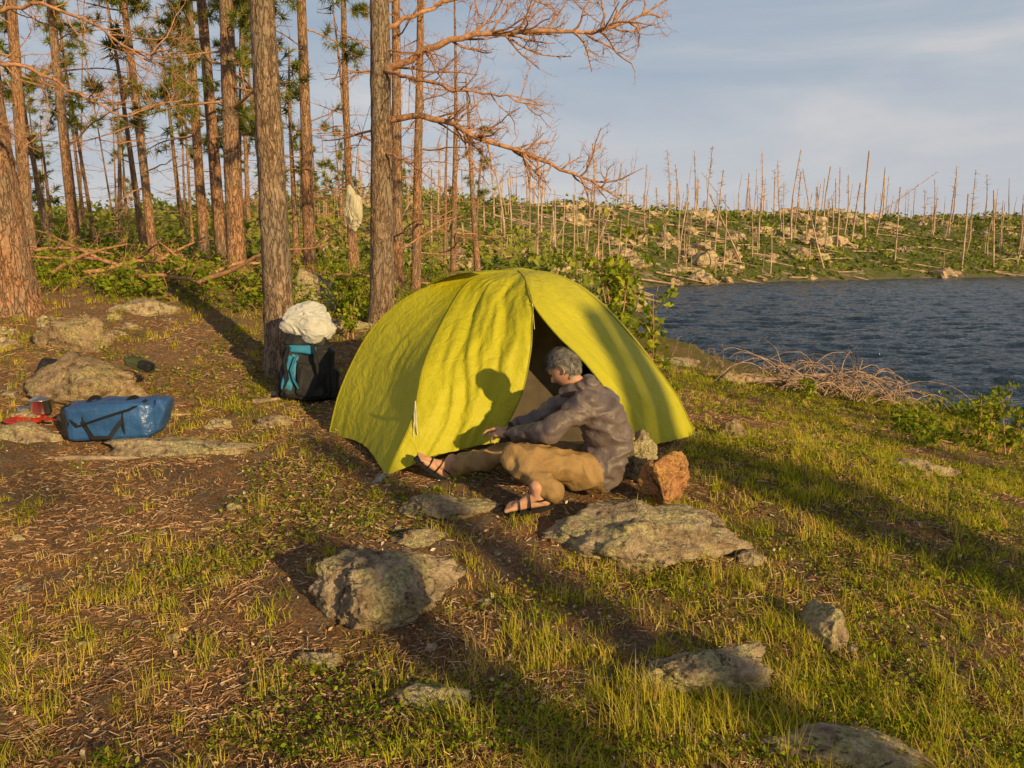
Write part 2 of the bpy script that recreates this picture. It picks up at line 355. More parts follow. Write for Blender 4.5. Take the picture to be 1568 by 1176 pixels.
def pine(x,y,Ht,r,lx=0,ly=0,nb=26,bl=1.3,z0=2.0,green=0.0,name='pine_tree',mat=None,detail=1,extra=None,droop=-.02,ntw=9,const=False):
    z=h(x,y);e=empty(name,(x,y,z))
    T=Tubes();big=r>.13 and y>0;P,R=trunk_tube(T,x,y,z,Ht,r,lx,ly,int(Ht/.07) if big else 40,32 if big else 12,const=const)
    V,Qs=T.arrays()
    cx=np.interp(V[:,2],P[:,2],P[:,0]);cy=np.interp(V[:,2],P[:,2],P[:,1]);dx=V[:,0]-cx;dy=V[:,1]-cy;a=np.arctan2(dy,dx)
    rr=1+(fbm(a*r*34+40,V[:,2]*6,int(abs(x)*10)%50+3,3)-.5)*.26*(1.0 if r>.12 else .5)+.12*np.sin(a*3+x)*np.exp(-(V[:,2]-z)/.3)
    V[:,0]=cx+dx*rr;V[:,1]=cy+dy*rr
    parent(make_mesh('trunk',V,Qs,None,[mat or M_bark],smooth=True),e)
    B=Tubes();tl=[] if green>0 else None
    for k in range(nb):
        zz=z0+(Ht-z0)*(k+RS.rand())/nb;t=min(zz/Ht,.99);i=int(t*(len(P)-1));p=P[i]
        a=RS.uniform(0,6.283);L=bl*RS.uniform(.4,1.15)*(1.2-.6*t)
        d=(math.cos(a),math.sin(a),RS.uniform(-.25,.35));c=curve(p,d,L,7,.13,droop+.03*(t>.5));rb=max(.006,min(R[i]*.3,.011*L/1.0+.004))
        B.add(c,rb*LS[7],5)
        gl=tl if (green>0 and t>1-green and RS.rand()<.85) else None
        twigs(B,c,rb,ntw,L*.42,gl,sub=3 if detail else 1)
    if extra:
        for (pts,r0,nt_,tL,tg) in extra:
            pts=np.array(pts,float);u=np.linspace(0,len(pts)-1,22);c=np.stack([np.interp(u,np.arange(len(pts)),pts[:,j]) for j in range(3)],1)
            for _ in range(2): c[1:-1]=(c[:-2]+2*c[1:-1]+c[2:])/4
            c[1:]+=RS.normal(0,.014,(21,3))
            B.add(c,np.linspace(r0,r0*.22,22),8);tt=tl if tg else None
            for q in range(nt_):
                f=RS.uniform(.15,1)*20;i=int(f);p=c[i];d=c[i+1]-c[i];d/=np.linalg.norm(d)+1e-9
                s=RS.normal(0,1,3);s-=s.dot(d)*d;s/=np.linalg.norm(s);cc=curve(p,d*.7+s*.8,tL*RS.uniform(.4,1),8,.2,.04)
                rb=r0*.33;B.add(cc,rb*LS[8],5);twigs(B,cc,rb,8,tL*.42,tt,wob=.25,up=.10,sub=4)
            twigs(B,c,r0*.5,24,tL*.5,tt,wob=.25,up=.10,sub=4)
    if B.g: parent(B.obj('limbs',M_twig),e)
    if tl: parent(tufts_mesh('needles',tl),e)
    return e
def sc(P,f): return [(x*f,y,1.6+(z-1.6)*f) for x,y,z in P]
B1=[(-1.55,9.7,3.80)]+sc([(-1.11,9.5,4.16),(-.6,9.4,4.32),(-.1,9.4,4.36),(.4,9.3,4.32),(.9,9.3,4.32),(1.4,9.3,4.42),(1.9,9.3,4.7)],.935)
B2=[(-1.55,9.7,3.25)]+sc([(-1.11,9.6,3.36),(-.69,9.5,3.23),(-.32,9.4,3.01),(.13,9.4,2.91),(.63,9.3,2.66),(1.0,9.3,2.54),(1.28,9.3,2.34)],.96)
B3=[(-1.5,9.6,3.80)]+sc([(-1.19,9.3,3.8),(-.69,9.1,3.62),(-.2,9.0,3.54),(.38,8.9,3.40)],.93)
B4=[(-1.5,9.7,4.3)]+sc([(-1.0,9.8,4.8),(-.3,9.8,5.0),(.4,9.7,4.9),(1.1,9.6,5.0)],.93)
B5=[(-1.6,9.7,2.9),(-1.3,9.4,2.75),(-.95,9.2,2.55),(-.7,9.1,2.25)]
pine(-1.65,9.7,11,.155,.022,0,nb=20,bl=1.1,z0=2.6,extra=[(B1,.045,32,.9,0),(B2,.042,36,.74,0),(B3,.025,24,.75,0),(B4,.03,20,.9,0),(B5,.016,8,.4,0)],mat=M_barkg)
L1=[(-5.9,8.9,3.63),(-5.39,8.8,3.7),(-4.85,8.7,3.45),(-4.24,8.6,3.1),(-3.7,8.6,3.25)]
L2=[(-5.9,8.9,3.1),(-5.4,8.5,3.0),(-5.0,8.4,2.7)]
L3=[(-5.9,8.9,4.1),(-5.2,8.7,4.3),(-4.5,8.6,4.1),(-3.9,8.5,3.7),(-3.4,8.5,3.75)]
pine(-5.8,9.0,12,.245,-.05,0,nb=16,bl=1.5,z0=3,extra=[(L1,.026,18,.9,0),(L2,.016,9,.55,0),(L3,.024,20,.95,0)])
pine(-2.3,7.6,11,.15,0,0,nb=14,bl=.7,z0=3.4,mat=M_barkg,ntw=5)
pine(-4.6,13,12,.15,.01,0,nb=36,bl=1.9,z0=2.8,green=.78)
pine(-5.4,14.5,13,.12,-.02,0,nb=40,bl=2.1,z0=2.6,green=.80)
pine(-3.65,14,12,.115,.005,0,nb=24,bl=1.2,z0=1.6,green=.62)
pine(-7.1,18,13,.12,0,0,nb=34,bl=1.9,z0=2.6,green=.8)
pine(-9.6,17.2,12,.12,-.02,0,nb=30,bl=1.7,z0=2.6,green=.7)
pine(-9.9,16,12,.13,.02,0,nb=20,bl=1.5,z0=2)
pine(-6.9,15,11,.09,-.04,0,nb=24,bl=1.4,z0=1.6,green=.55)
pine(-1.92,13,11,.10,.01,0,nb=32,bl=1.2,z0=.8)
pine(-1.9,15.2,11,.10,.03,0,nb=32,bl=1.3,z0=.8)
pine(-3.8,18.5,12,.10,0,0,nb=28,bl=1.4,z0=1.2,green=.5)
pine(-1.3,17,6.5,.08,.02,0,nb=28,bl=1.3,z0=.8)
# pines behind the photographer, plus unseen trunks added and cut short to shade camp
S=np.array([.6,-.8])
for (pp,dist,r_,Ht_) in [(4.08,11,.16,5.1),(4.42,11.8,.19,5.4),(2.2,11,.13,4.4),(1.5,10,.15,3.4)]:
    t0=np.array([.8,.6])*pp+S*(-3.5);b0=t0+S*dist
    pine(b0[0],b0[1],Ht_,r_,0,0,nb=5,bl=.9,z0=2.2,name='shade_trunk',detail=0,ntw=4,const=True)
for (pp,dist,r_,nb_) in [(-.1,22,.14,10),(7.6,25,.15,10),(-2.6,18,.14,9)]:
    t0=np.array([.8,.6])*pp+S*(-3.5);b0=t0+S*dist
    pine(b0[0],b0[1],11,r_,0,0,nb=nb_,bl=2.4,z0=3.6 if pp<1.5 else 5.2,green=.8,detail=0,ntw=5)
# forest mass, left background
F=Tubes();FT=Tubes();ft=[]
fx,fy=scatter_far(90,18,62,-.78,-.03,2,999,lambda x,y:(x/y<-.12)|(RS.rand(len(x))<.35))
for cnt,(x,y) in enumerate(zip(fx[:84],fy[:84])):
    z=h(x,y);Ht=RS.choice([4,6,8,10,13])*RS.uniform(.8,1.1) if x/y<-.3 else RS.uniform(3,7.0);r=RS.uniform(.045,.11)
    P,R=trunk_tube(F,x,y,z,Ht,r,RS.normal(0,.05),RS.normal(0,.03),10,7)
    for k in range(int(Ht*3)):
        t=RS.uniform(.12,1);f=t*9;i=min(int(f),8);p=P[i]+(P[i+1]-P[i])*(f-i);a=RS.uniform(0,6.28);L=RS.uniform(.4,1.5)*(1.25-.8*t)
        c=curve(p,(math.cos(a),math.sin(a),RS.uniform(-.3,.3)),L,4,.15,-.02);FT.add(c,.016*LS[4],3)
        twigs(FT,c,.014,3,L*.5,ft if (cnt%2==0 and t>.45) else None,sub=1)
fe=empty('forest_trees');parent(F.obj('trunks',M_bark),fe);parent(FT.obj('limbs',M_twig),fe)
if ft: parent(tufts_mesh('needles',ft,12,.28,.02),fe)
# burned trees on the far hill
F=Tubes()
def snag(x,y,Ht,p_br):
    z=h(x,y);k_=.6+y/180
    r=(.035+.006*Ht)*RS.uniform(.8,1.3)*k_;lx,ly=RS.normal(0,.05,2)
    if RS.rand()<.06: lx=RS.normal(0,.6)
    t=np.linspace(0,1,5);bw=RS.normal(0,.02)*Ht
    P=np.stack([x+lx*t*Ht+bw*np.sin(t*4),y+ly*t*Ht,z-.1+t*Ht],1);F.add(P,np.linspace(r,r*(.35 if RS.rand()<.6 else .7),5),5)
    if RS.rand()<p_br:
        wid=RS.choice([.6,1.0,1.7]);lo=RS.choice([.25,.45,.7])
        for k in range(int(RS.uniform(8,14+Ht*3.5))):
            t=RS.uniform(lo,1);p=P[0]+(P[-1]-P[0])*t;a=RS.uniform(0,6.28);L=wid*RS.uniform(.3,1.3)*(1.35-.95*t)
            F.add(curve(p,(math.cos(a),math.sin(a),RS.uniform(-.2,.6)),L,3,.2),.026*k_*LS[3],3)
gx,gy=scatter_far(430,35,185,-.3,.85,1,75,lambda x,y:RS.rand(len(x))<2.4*(fbm(x*.11,y*.11,77)-.36))
for x,y in zip(gx,gy): snag(x,y,1.2+(8.0 if y>80 else 4.5)*RS.rand()**1.6,.55)
gx,gy=scatter_far(46,85,175,.10,.85,1.5,48,lambda x,y:x>0)
for x,y in zip(gx,gy): snag(x,y,RS.uniform(8,13.5),.9)
gx,gy=scatter_far(120,40,150,-.1,.8,.2,35,lambda x,y:x>-999)
for x,y in zip(gx,gy):
    a=RS.uniform(-.5,.5);L=RS.uniform(2,6);z0,z1=h(x,y),h(x+L*math.cos(a),y+L*math.sin(a))
    F.add([(x,y,z0+.15),(x+L*math.cos(a),y+L*math.sin(a),z1+.3)],[.10,.05],5)
F.obj('burned_trees',M_dead)
# ------------------------------------------------------------------ leaf clouds
def leaves(name,C,size,mat,flat=0.0,asp=.55,var=None):
    C=np.asarray(C);M=len(C);n=RS.normal(0,1,(M,3));n[:,2]=np.abs(n[:,2])+flat;n/=np.linalg.norm(n,axis=1,keepdims=True)
    a=np.cross(n,RS.normal(0,1,(M,3)));a/=np.linalg.norm(a,axis=1,keepdims=True);b_=np.cross(n,a);s=(np.asarray(size)*RS.uniform(.6,1.3,M))[:,None]
    V=np.stack([C-a*s,C+b_*s*asp-a*s*.1+n*s*.15,C+a*s,C-b_*s*asp-a*s*.1+n*s*.15],1).reshape(-1,3)
    if var is None: var=RS.rand(M)
    return make_mesh(name,V,np.arange(4*M).reshape(-1,4),None,[mat],var=np.repeat(np.clip(var,0,1),4))
M_=70000;y=RS.uniform(22,175,M_);x=RS.uniform(-.75,.85,M_)*y;s=lake_s(x,y)
d=fbm(x*.25,y*.25,55,4);k=(s>.3)&(s<85)&(d+RS.uniform(-.06,.06,M_)>.445);x,y,d=x[k],y[k],d[k]
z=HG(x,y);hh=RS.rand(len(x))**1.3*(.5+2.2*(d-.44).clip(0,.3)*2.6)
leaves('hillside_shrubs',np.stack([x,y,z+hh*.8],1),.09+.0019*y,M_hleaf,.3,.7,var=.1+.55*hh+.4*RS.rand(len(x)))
C=[];vv=[];st=Tubes()
def bush(cx,cy,rad,ht,n):
    z=h(cx,cy)
    for q in range(max(3,int(n/25))):
        a=RS.uniform(0,6.28);rr=rad*RS.rand()**.5;hq=ht*RS.uniform(.5,1)
        c=curve((cx+rr*.3*math.cos(a),cy+rr*.3*math.sin(a),z),(math.cos(a)*rr,math.sin(a)*rr,hq),hq*1.1,5,.08);st.add(c,np.linspace(.006,.002,5),4)
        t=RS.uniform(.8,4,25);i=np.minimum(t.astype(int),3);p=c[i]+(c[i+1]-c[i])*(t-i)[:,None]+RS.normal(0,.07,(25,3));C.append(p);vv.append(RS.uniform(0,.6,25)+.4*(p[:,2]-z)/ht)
for k in range(160):
    y=RS.uniform(9.8,17);x=-RS.uniform(.13,.72)*y
    bush(x,y,.45,RS.uniform(.2,.55),130)
for k in range(60):
    y=RS.uniform(13,22);x=RS.uniform(-.25,.1)*y
    bush(x,y,.6,RS.uniform(.4,.9),120)
for k in range(16):
    y=RS.uniform(7.5,11);x=RS.uniform(.5,.64)*y
    if lake_s([x],[y])[0]>.5: bush(x,y,.35,RS.uniform(.12,.25),90)
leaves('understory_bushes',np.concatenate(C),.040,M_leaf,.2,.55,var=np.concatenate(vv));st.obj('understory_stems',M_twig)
def sapling(x,y,ht,nb,nl,name='aspen_sapling',sz=.045):
    z=h(x,y);e=empty(name,(x,y,z));T=Tubes();C=[]
    for q in range(3):
        c=curve((x+RS.normal(0,.04),y,z),(RS.normal(0,.12),RS.normal(0,.1),1),ht*RS.uniform(.7,1),9,.05);T.add(c,np.linspace(.012,.003,9),6)
        for k in range(nb):
            i=RS.randint(2,8);cc=curve(c[i],(RS.normal(),RS.normal(),.5),ht*.22*RS.uniform(.5,1),5,.15);T.add(cc,np.linspace(.005,.0015,5),4)
            for g in range(nl): C.append(cc[RS.randint(1,5)]+RS.normal(0,.035,3))
    parent(T.obj('stems',M_twig),e);parent(leaves('leaves',C,sz,M_leaf,0,.6,var=RS.uniform(.3,1,len(C))),e)
sapling(1.20,8.4,1.95,15,12,sz=.05);sapling(1.55,8.6,1.2,9,9)
sapling(5.0,8.1,.75,7,9,'shrub',.035);sapling(5.35,8.4,.7,7,9,'shrub',.035);sapling(5.0,7.6,.5,6,9,'shrub',.035);sapling(-1.95,9.0,.5,6,10,'shrub',.03);sapling(3.6,9.3,.3,6,9,'shrub',.03)
# ------------------------------------------------------------------ grass
def blades(name,Px,Py,L,w,lean,mat,var):
    M=len(Px);z=HG(Px,Py)-.005;a=RS.uniform(0,6.283,M);dx,dy=np.cos(a),np.sin(a);sx,sy=-dy,dx
    lv=[0,.4,.75,1];V=np.zeros((M,7,3));
    for k,t in enumerate(lv):
        hor=lean*L*t*t;ver=L*t*(1-.25*lean*t)
        cx=Px+dx*hor;cy=Py+dy*hor;cz=z+ver;ww=w*(1-t**1.6)*.5
        if k<3:
            V[:,2*k,:]=np.stack([cx-sx*ww,cy-sy*ww,cz],1);V[:,2*k+1,:]=np.stack([cx+sx*ww,cy+sy*ww,cz],1)
        else: V[:,6,:]=np.stack([cx,cy,cz],1)
    o_=np.arange(M)[:,None]*7;q=np.concatenate([o_+np.array([[0,1,3,2]]),o_+np.array([[2,3,5,4]])]);t_=o_+np.array([[4,5,6]])
    return make_mesh(name,V.reshape(-1,3),q,t_,[mat],var=np.repeat(np.clip(var,0,1),7))
def excl(x,y):
    e=((x-.05)/1.45)**2+((y-6.35)/1.3)**2<1
    e|=((y<6)&(y>4.95)&(np.abs(x+.1)<.75))
    e|=((x-.3)/.5)**2+((y-4.5)/.35)**2<1
    for (a,b_,ra,rb) in [(-.58,3.27,.27,.25),(.66,3.98,.5,.28),(.74,2.69,.25,.1),(-2.55,5.62,.6,.15),(1.33,3.05,.08,.12),(-.36,4.28,.24,.12)]:
        e|=((x-a)/ra)**2+((y-b_)/rb)**2<1
    return e
n=30000;y=2.0+11*RS.rand(n)**1.35;x=RS.uniform(-.78,.78,n)*y
g=greenness(x,y);k=(RS.rand(n)<(g**1.5)*.8+.025)&~excl(x,y)&(lake_s(x,y)>.5);x,y,g=x[k],y[k],g[k]
M=len(x);nb=20;sp=RS.normal(0,1,(M,nb,2))*(.015+.03*RS.rand(M))[:,None,None]
Px=(x[:,None]+sp[:,:,0]).ravel();Py=(y[:,None]+sp[:,:,1]).ravel()
Ls=np.repeat(.022+.08*RS.rand(M)**2.0,nb)*RS.uniform(.45,1.35,M*nb)
tv=np.repeat(RS.uniform(.15,.95,M),nb)+RS.uniform(-.15,.25,M*nb)
wd=.0030*(1+.13*Py)
blades('grass',Px,Py,Ls,wd,RS.uniform(.2,1.3,M*nb),M_grass,tv)
tu=[(.12,2.75),(.0,3.0),(.35,2.35),(.55,2.3),(-.45,2.6),(1.0,3.5),(-.9,2.6),(.9,2.25),(1.6,2.6),(-.15,2.35),(1.45,2.35),(-1.5,4.4),(.2,3.3),(-1.35,2.6),(.45,2.5)]
Px=np.concatenate([RS.normal(a,.035,38) for a,_ in tu]);Py=np.concatenate([RS.normal(b_,.035,38) for _,b_ in tu])
blades('dry_grass_stalks',Px,Py,RS.uniform(.08,.22,len(Px)),.0026,RS.uniform(.05,.9,len(Px)),M_grass,RS.uniform(.6,1,len(Px)))
n=90000;y=2.2+11*RS.rand(n)**1.3;x=RS.uniform(-.6,.78,n)*y;c=fbm(x*1.4,y*1.4,88,4)+.13*sm(.3,3,x)
k=(c>.57)&~excl(x,y)&(lake_s(x,y)>.3);x,y=x[k],y[k];z=HG(x,y)+RS.rand(len(x))**1.5*.055
leaves('ground_cover_plants',np.stack([x,y,z],1),.0075+.0011*y,M_leaf,.6,.6)
n=110000;y=2.0+7*RS.rand(n)**1.6;x=RS.uniform(-.72,.72,n)*y;kk=fbm(x*2.2,y*2.2,123,3)+RS.uniform(-.12,.12,n)>.44;x,y=x[kk],y[kk];n=len(x);z=HG(x,y)+RS.uniform(.001,.010,n)
a=RS.uniform(0,6.283,n);L=RS.uniform(.006,.024,n)*(1+.1*y);dx,dy,dz=np.cos(a)*L,np.sin(a)*L,RS.normal(0,.25,n)*L;w=RS.uniform(.0004,.0010,n)*(1+.15*y)
V=np.stack([np.stack([x-dx-np.sin(a)*w,y-dy+np.cos(a)*w,z-dz-w],1),np.stack([x-dx+np.sin(a)*w,y-dy-np.cos(a)*w,z-dz+w],1),np.stack([x+dx+np.sin(a)*w,y+dy-np.cos(a)*w,z+dz+w],1),np.stack([x+dx-np.sin(a)*w,y+dy+np.cos(a)*w,z+dz-w],1)],1).reshape(-1,3)
make_mesh('needle_litter',V,np.arange(4*n).reshape(-1,4),None,[M_litter],var=np.repeat(RS.rand(n)*.9,4))
n=18000;y=2.0+8*RS.rand(n)**1.5;x=RS.uniform(-.72,.72,n)*y;z=HG(x,y)+.006
leaves('bark_chips',np.stack([x,y,z],1),.0085*RS.choice([.7,1,1.7],n),M_litter,.5,.5,var=RS.uniform(0,1,n))
T=Tubes()
for k in range(240):
    y=2.1+8*random.random()**1.3;x=random.uniform(-.7,.7)*y;a=random.uniform(0,6.28);L=random.uniform(.06,.28)
    if excl(np.array([x]),np.array([y]))[0]: continue
    c=curve((x,y,0),(math.cos(a),math.sin(a),0),L,6,.2);c[:,2]=HG(c[:,0],c[:,1])+.005+RS.uniform(0,.01,6)
    r=random.uniform(.0015,.0035);T.add(c,r*LS[6],5)
T.obj('fallen_twigs',M_drift)
T=Tubes()
for P_,r in [([(-3.3,5.40),(-3.0,5.43),(-2.75,5.50),(-2.5,5.5),(-2.25,5.60),(-2.0,5.62)],.02),([(-2.2,6.9),(-1.9,6.95),(-1.7,7.1)],.03),([(-2.3,6.7),(-2.05,6.78),(-1.75,6.85)],.022),([(-3.2,6.2),(-2.9,6.3),(-2.75,6.45)],.018)]:
    P_=np.array(P_);u=np.linspace(0,len(P_)-1,16);P_=np.stack([np.interp(u,np.arange(len(P_)),P_[:,j]) for j in (0,1)],1)+RS.normal(0,.006,(16,2))
    T.add(np.column_stack([P_,HG(P_[:,0],P_[:,1])+r*.6]),r*(1-.6*np.linspace(0,1,16))*RS.uniform(.8,1.15,16),10)
T.obj('driftwood_branch',M_drift)
T=Tubes()
for k in range(110):
    x0=RS.normal(4.25,.42);y0=RS.normal(10.2,.2);z0=h(x0,y0);a=RS.uniform(-.5,3.6)
    c=curve((x0,y0,z0+RS.uniform(.05,.2)),(math.cos(a),.3*math.sin(a),RS.uniform(.6,1.5)),RS.uniform(.6,1.35),12,.08,-.16);T.add(c,np.linspace(.010,.003,12),5);twigs(T,c,.007,4,.3,None,up=-.08,sub=2)
for k in range(34):
    x0=RS.normal(2.9,.5);y0=RS.normal(10.6,.25);z0=h(x0,y0);c=curve((x0,y0,z0),(RS.normal(),.2,.9),RS.uniform(.3,.55),6,.15,-.05);T.add(c,np.linspace(.006,.002,6),4);twigs(T,c,.004,4,.2,None)
T.add([(3.1,10.1,h(3.1,10.1)+.08),(3.9,10.2,h(3.9,10.2)+.20),(4.9,10.2,h(4.9,10.2)+.18),(5.3,10.1,h(5.3,10.1)+.05)],[.045,.04,.03,.012],8)
T.add([(3.5,10.4,h(3.5,10.4)+.02),(4.1,10.3,h(4.1,10.3)+.3),(4.9,10.3,h(4.9,10.3)+.42)],[.035,.03,.015],8)
T.obj('dead_brush_pile',simple('weathered_brush',(.36,.25,.185),.85,nsc=15,namt=.5))
T=Tubes()
for k in range(26):
    y=RS.uniform(10.5,16);x=-RS.uniform(.25,.72)*y;z=h(x,y);a=RS.uniform(-.6,.6)+(3.14 if RS.rand()<.5 else 0);c=curve((x,y,z+.1),(math.cos(a),math.sin(a),RS.uniform(0,.5)),RS.uniform(1,2.4),9,.14,-.02);T.add(c,np.linspace(.04,.01,9),6);twigs(T,c,.02,8,.7,None)
T.obj('fallen_branches',M_twig)
# ------------------------------------------------------------------ tent
def fabric(name,col,rough=.55,trans=.3):
    m,nt,b,o=newmat(name);p=pos(nt);n=noise(nt,p,3,3);c=ramp(nt,n,[(.3,tuple(v*.9 for v in col)),(.7,col)])
    nt.links.new(c,b.inputs['Base Color']);b.inputs['Roughness'].default_value=rough;b.inputs['Specular IOR Level'].default_value=.35
    w1=noise(nt,p,7,5,.6,1.8);w2=noise(nt,p,22,4,.6,1.0);bump(nt,b,mth(nt,'ADD',w1,mth(nt,'MULTIPLY',w2,.3)),.55,.035)
    t=nt.nodes.new('ShaderNodeBsdfTranslucent');nt.links.new(c,t.inputs[0]);mx=nt.nodes.new('ShaderNodeMixShader');mx.inputs[0].default_value=trans
    nt.links.new(b.outputs[0],mx.inputs[1]);nt.links.new(t.outputs[0],mx.inputs[2]);nt.links.new(mx.outputs[0],o.inputs[0]);return m
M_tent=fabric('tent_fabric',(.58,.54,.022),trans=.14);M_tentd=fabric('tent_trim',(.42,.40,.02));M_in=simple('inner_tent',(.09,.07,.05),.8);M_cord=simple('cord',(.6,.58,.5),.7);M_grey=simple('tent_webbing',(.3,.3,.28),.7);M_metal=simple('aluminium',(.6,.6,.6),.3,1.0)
HB=(.05,6.3,1.50)
K2=[(-1.44,5.9,.22),(-1.35,6.0,.585),(-1.14,6.08,1.0),(-.87,6.12,1.265),(-.5,6.18,1.446),(-.23,6.25,1.49),HB]
K1=[(-.83,4.88,.19),(-.67,5.05,.53),(-.615,5.3,.855),(-.5,5.65,1.15),(-.35,6.02,1.40),(-.15,6.2,1.475),HB]
K0=[(-.10,5.10,.36),(.06,5.22,.66),(.127,5.30,.95),(.14,5.42,1.14),(.146,5.55,1.28),(.10,5.9,1.44),HB]
KR=[(.85,5.45,.2),(.74,5.42,.55),(.54,5.42,.84),(.31,5.46,1.07),(.146,5.55,1.28),(.10,5.9,1.44),HB]
K3=[(1.5,6.13,.17),(1.36,6.2,.466),(1.17,6.25,.73),(.9,6.28,1.05),(.63,6.3,1.31),(.36,6.3,1.465),HB]
K4=[(1.25,7.5,.15),(1.15,7.4,.5),(1.0,7.25,.85),(.75,7.0,1.15),(.5,6.75,1.38),(.25,6.5,1.48),HB]
K5=[(-1.1,7.5,.35),(-1.0,7.4,.6),(-.85,7.25,.9),(-.65,7.0,1.2),(-.4,6.75,1.4),(-.15,6.5,1.48),HB]
def dens(K,n=61):
    K=np.array(K,float);u=np.linspace(0,len(K)-1,n);out=[]
    A=np.vstack([2*K[0]-K[1],K,2*K[-1]-K[-2]])
    for v in u:
        i=min(int(v),len(K)-2);t=v-i;p0,p1,p2,p3=A[i],A[i+1],A[i+2],A[i+3]
        out.append(.5*((2*p1)+(-p0+p2)*t+(2*p0-5*p1+4*p2-p3)*t*t+(-p0+3*p1-3*p2+p3)*t**3))
    return np.array(out)
cen=np.array([.05,6.4,.5])
def panel(name,A,B,bul,nu=50,wr=.006,mat=None,hem=0.0,sc=1.0,seed=0):
    A=dens(A);B=dens(B);n=len(A);u=np.linspace(0,1,nu)
    G=A[:,None,:]*(1-u)[None,:,None]+B[:,None,:]*u[None,:,None]
    d=G-cen;d/=np.linalg.norm(d,axis=2,keepdims=True)
    wid=np.linalg.norm(A-B,axis=1)[:,None]
    s=np.sin(np.pi*u)[None,:];vv_=np.arange(n)[:,None]/n
    f=1-np.abs(fbm(u[None,:]*7*wid+seed*5+vv_*1.5,vv_*3+u[None,:]*2.2,seed+60,4)-.5)*4
    f2=fbm(u[None,:]*16*wid+vv_*3,vv_*9-u[None,:]*3,seed+70,3)-.5
    amt=bul*wid*s+ wr*s**.5*(f*.8+f2*.9)*np.minimum(wid*1.5,1)
    G=G+d*amt[:,:,None]
    if hem: G[:,:,2]+=hem*s*(np.clip(1-np.arange(n)/14,0,1)[:,None])
    G=cen+(G-cen)*sc
    I=np.arange(n*nu).reshape(n,nu);q=np.stack([I[:-1,:-1],I[:-1,1:],I[1:,1:],I[1:,:-1]],-1).reshape(-1,4)
    return make_mesh(name,G.reshape(-1,3),q,None,[mat or M_tent],smooth=True)
te=empty('dome_tent',(.05,6.3,.2))
for nm,a,b_,bu,wr,hm,sd in [('left_panel',K2,K1,-.06,.010,.05,1),('door_flap',K1,K0,-.03,.042,.03,2),('right_panel',KR,K3,.02,.016,.02,3),('right_end',K3,K4,.06,.01,.03,4),('back_panel',K4,K5,.10,.01,.02,5),('left_end',K5,K2,.06,.01,.03,6)]:
    parent(panel(nm,a,b_,bu,wr=wr,hem=hm,seed=sd),te)
T=Tubes()
for K in (K2,K1,KR,K3,K4,K5): 
    d=dens(K);dd=d-cen;dd/=np.linalg.norm(dd,axis=1,keepdims=True);T.add(d+dd*.003,np.full(len(d),.008)*np.linspace(1,.5,len(d)),8)
d=dens(K0);T.add(d,np.full(len(d),.006),6)
parent(T.obj('pole_sleeves',M_tentd),te)
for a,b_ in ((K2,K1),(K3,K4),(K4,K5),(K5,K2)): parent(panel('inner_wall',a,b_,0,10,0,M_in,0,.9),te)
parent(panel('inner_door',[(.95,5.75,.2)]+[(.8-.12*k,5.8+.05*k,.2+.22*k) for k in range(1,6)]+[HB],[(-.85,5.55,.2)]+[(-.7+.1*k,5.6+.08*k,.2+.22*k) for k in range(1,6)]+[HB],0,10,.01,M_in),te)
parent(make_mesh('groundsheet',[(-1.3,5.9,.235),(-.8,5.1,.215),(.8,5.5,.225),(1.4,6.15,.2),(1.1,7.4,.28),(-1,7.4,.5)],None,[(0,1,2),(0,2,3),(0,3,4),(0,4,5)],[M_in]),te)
V=[(-.45,6.25,1.50),(-.68,6.1,1.375),(-.57,5.96,1.45),(-.40,5.93,1.49),(-.24,6.0,1.495),(-.20,6.15,1.50),(-.45,6.25,1.50),(-.62,6.22,1.44)]
parent(make_mesh('vent_hood',V,None,[(0,1,2),(0,2,3),(0,3,4),(0,4,5),(0,6,7),(0,7,1)],[M_tentd]),te)
T=Tubes()
def cord(a,b_,sag=.01,r=.0022):
    a=np.array(a);b_=np.array(b_);t=np.linspace(0,1,6)[:,None];c=a+(b_-a)*t;c[:,2]-=sag*np.sin(np.pi*t[:,0]);T.add(c,np.full(6,r),5)
cord((-.645,5.04,.66),(-.66,5.00,.42),r=.004);cord((-.645,5.04,.64),(-.63,4.99,.44),.0,.004);cord((-.66,5.0,.45),(-.63,4.98,.36),r=.004)
cord((-1.44,5.88,.24),(-1.62,5.7,.24));cord((1.5,6.12,.2),(1.66,6.0,.15));cord((-.83,4.87,.22),(-.92,4.72,.16));cord((.146,5.52,1.28),(.16,5.47,1.1),0,.003)
parent(T.obj('guy_lines',M_cord),te)
T=Tubes()
for (x,y) in ((-1.62,5.7),(1.66,6.0),(-.92,4.72),(1.58,6.07)): T.add([(x,y,h(x,y)-.05),(x-.01,y-.01,h(x,y)+.06)],[.005,.005],6)
parent(T.obj('stakes',M_metal),te)
def strap(name,P,w,mat,e,th=.003,up=(0,0,1)):
    P=np.array(P,float);K=len(P);t=np.gradient(P,axis=0);s=np.cross(t,np.array(up));s/=np.linalg.norm(s,axis=1,keepdims=True)+1e-9
    n=np.cross(s,t);n/=np.linalg.norm(n,axis=1,keepdims=True)+1e-9
    V=np.concatenate([P-s*w+n*th,P+s*w+n*th,P+s*w-n*th,P-s*w-n*th]);I=np.arange(4*K).reshape(4,K);q=[]
    for a in range(4):
        b_=(a+1)%4
        for k in range(K-1): q.append((I[a,k],I[b_,k],I[b_,k+1],I[a,k+1]))
    ob=make_mesh(name,V,q,None,[mat],smooth=False);parent(ob,e);return ob
for P_ in ([(-.83,4.9,.2),(-.86,4.82,.19),(-.88,4.76,.17)],[(1.48,6.1,.18),(1.55,6.05,.17),(1.6,6.02,.15)]): strap('corner_tab',P_,.025,M_grey,te)
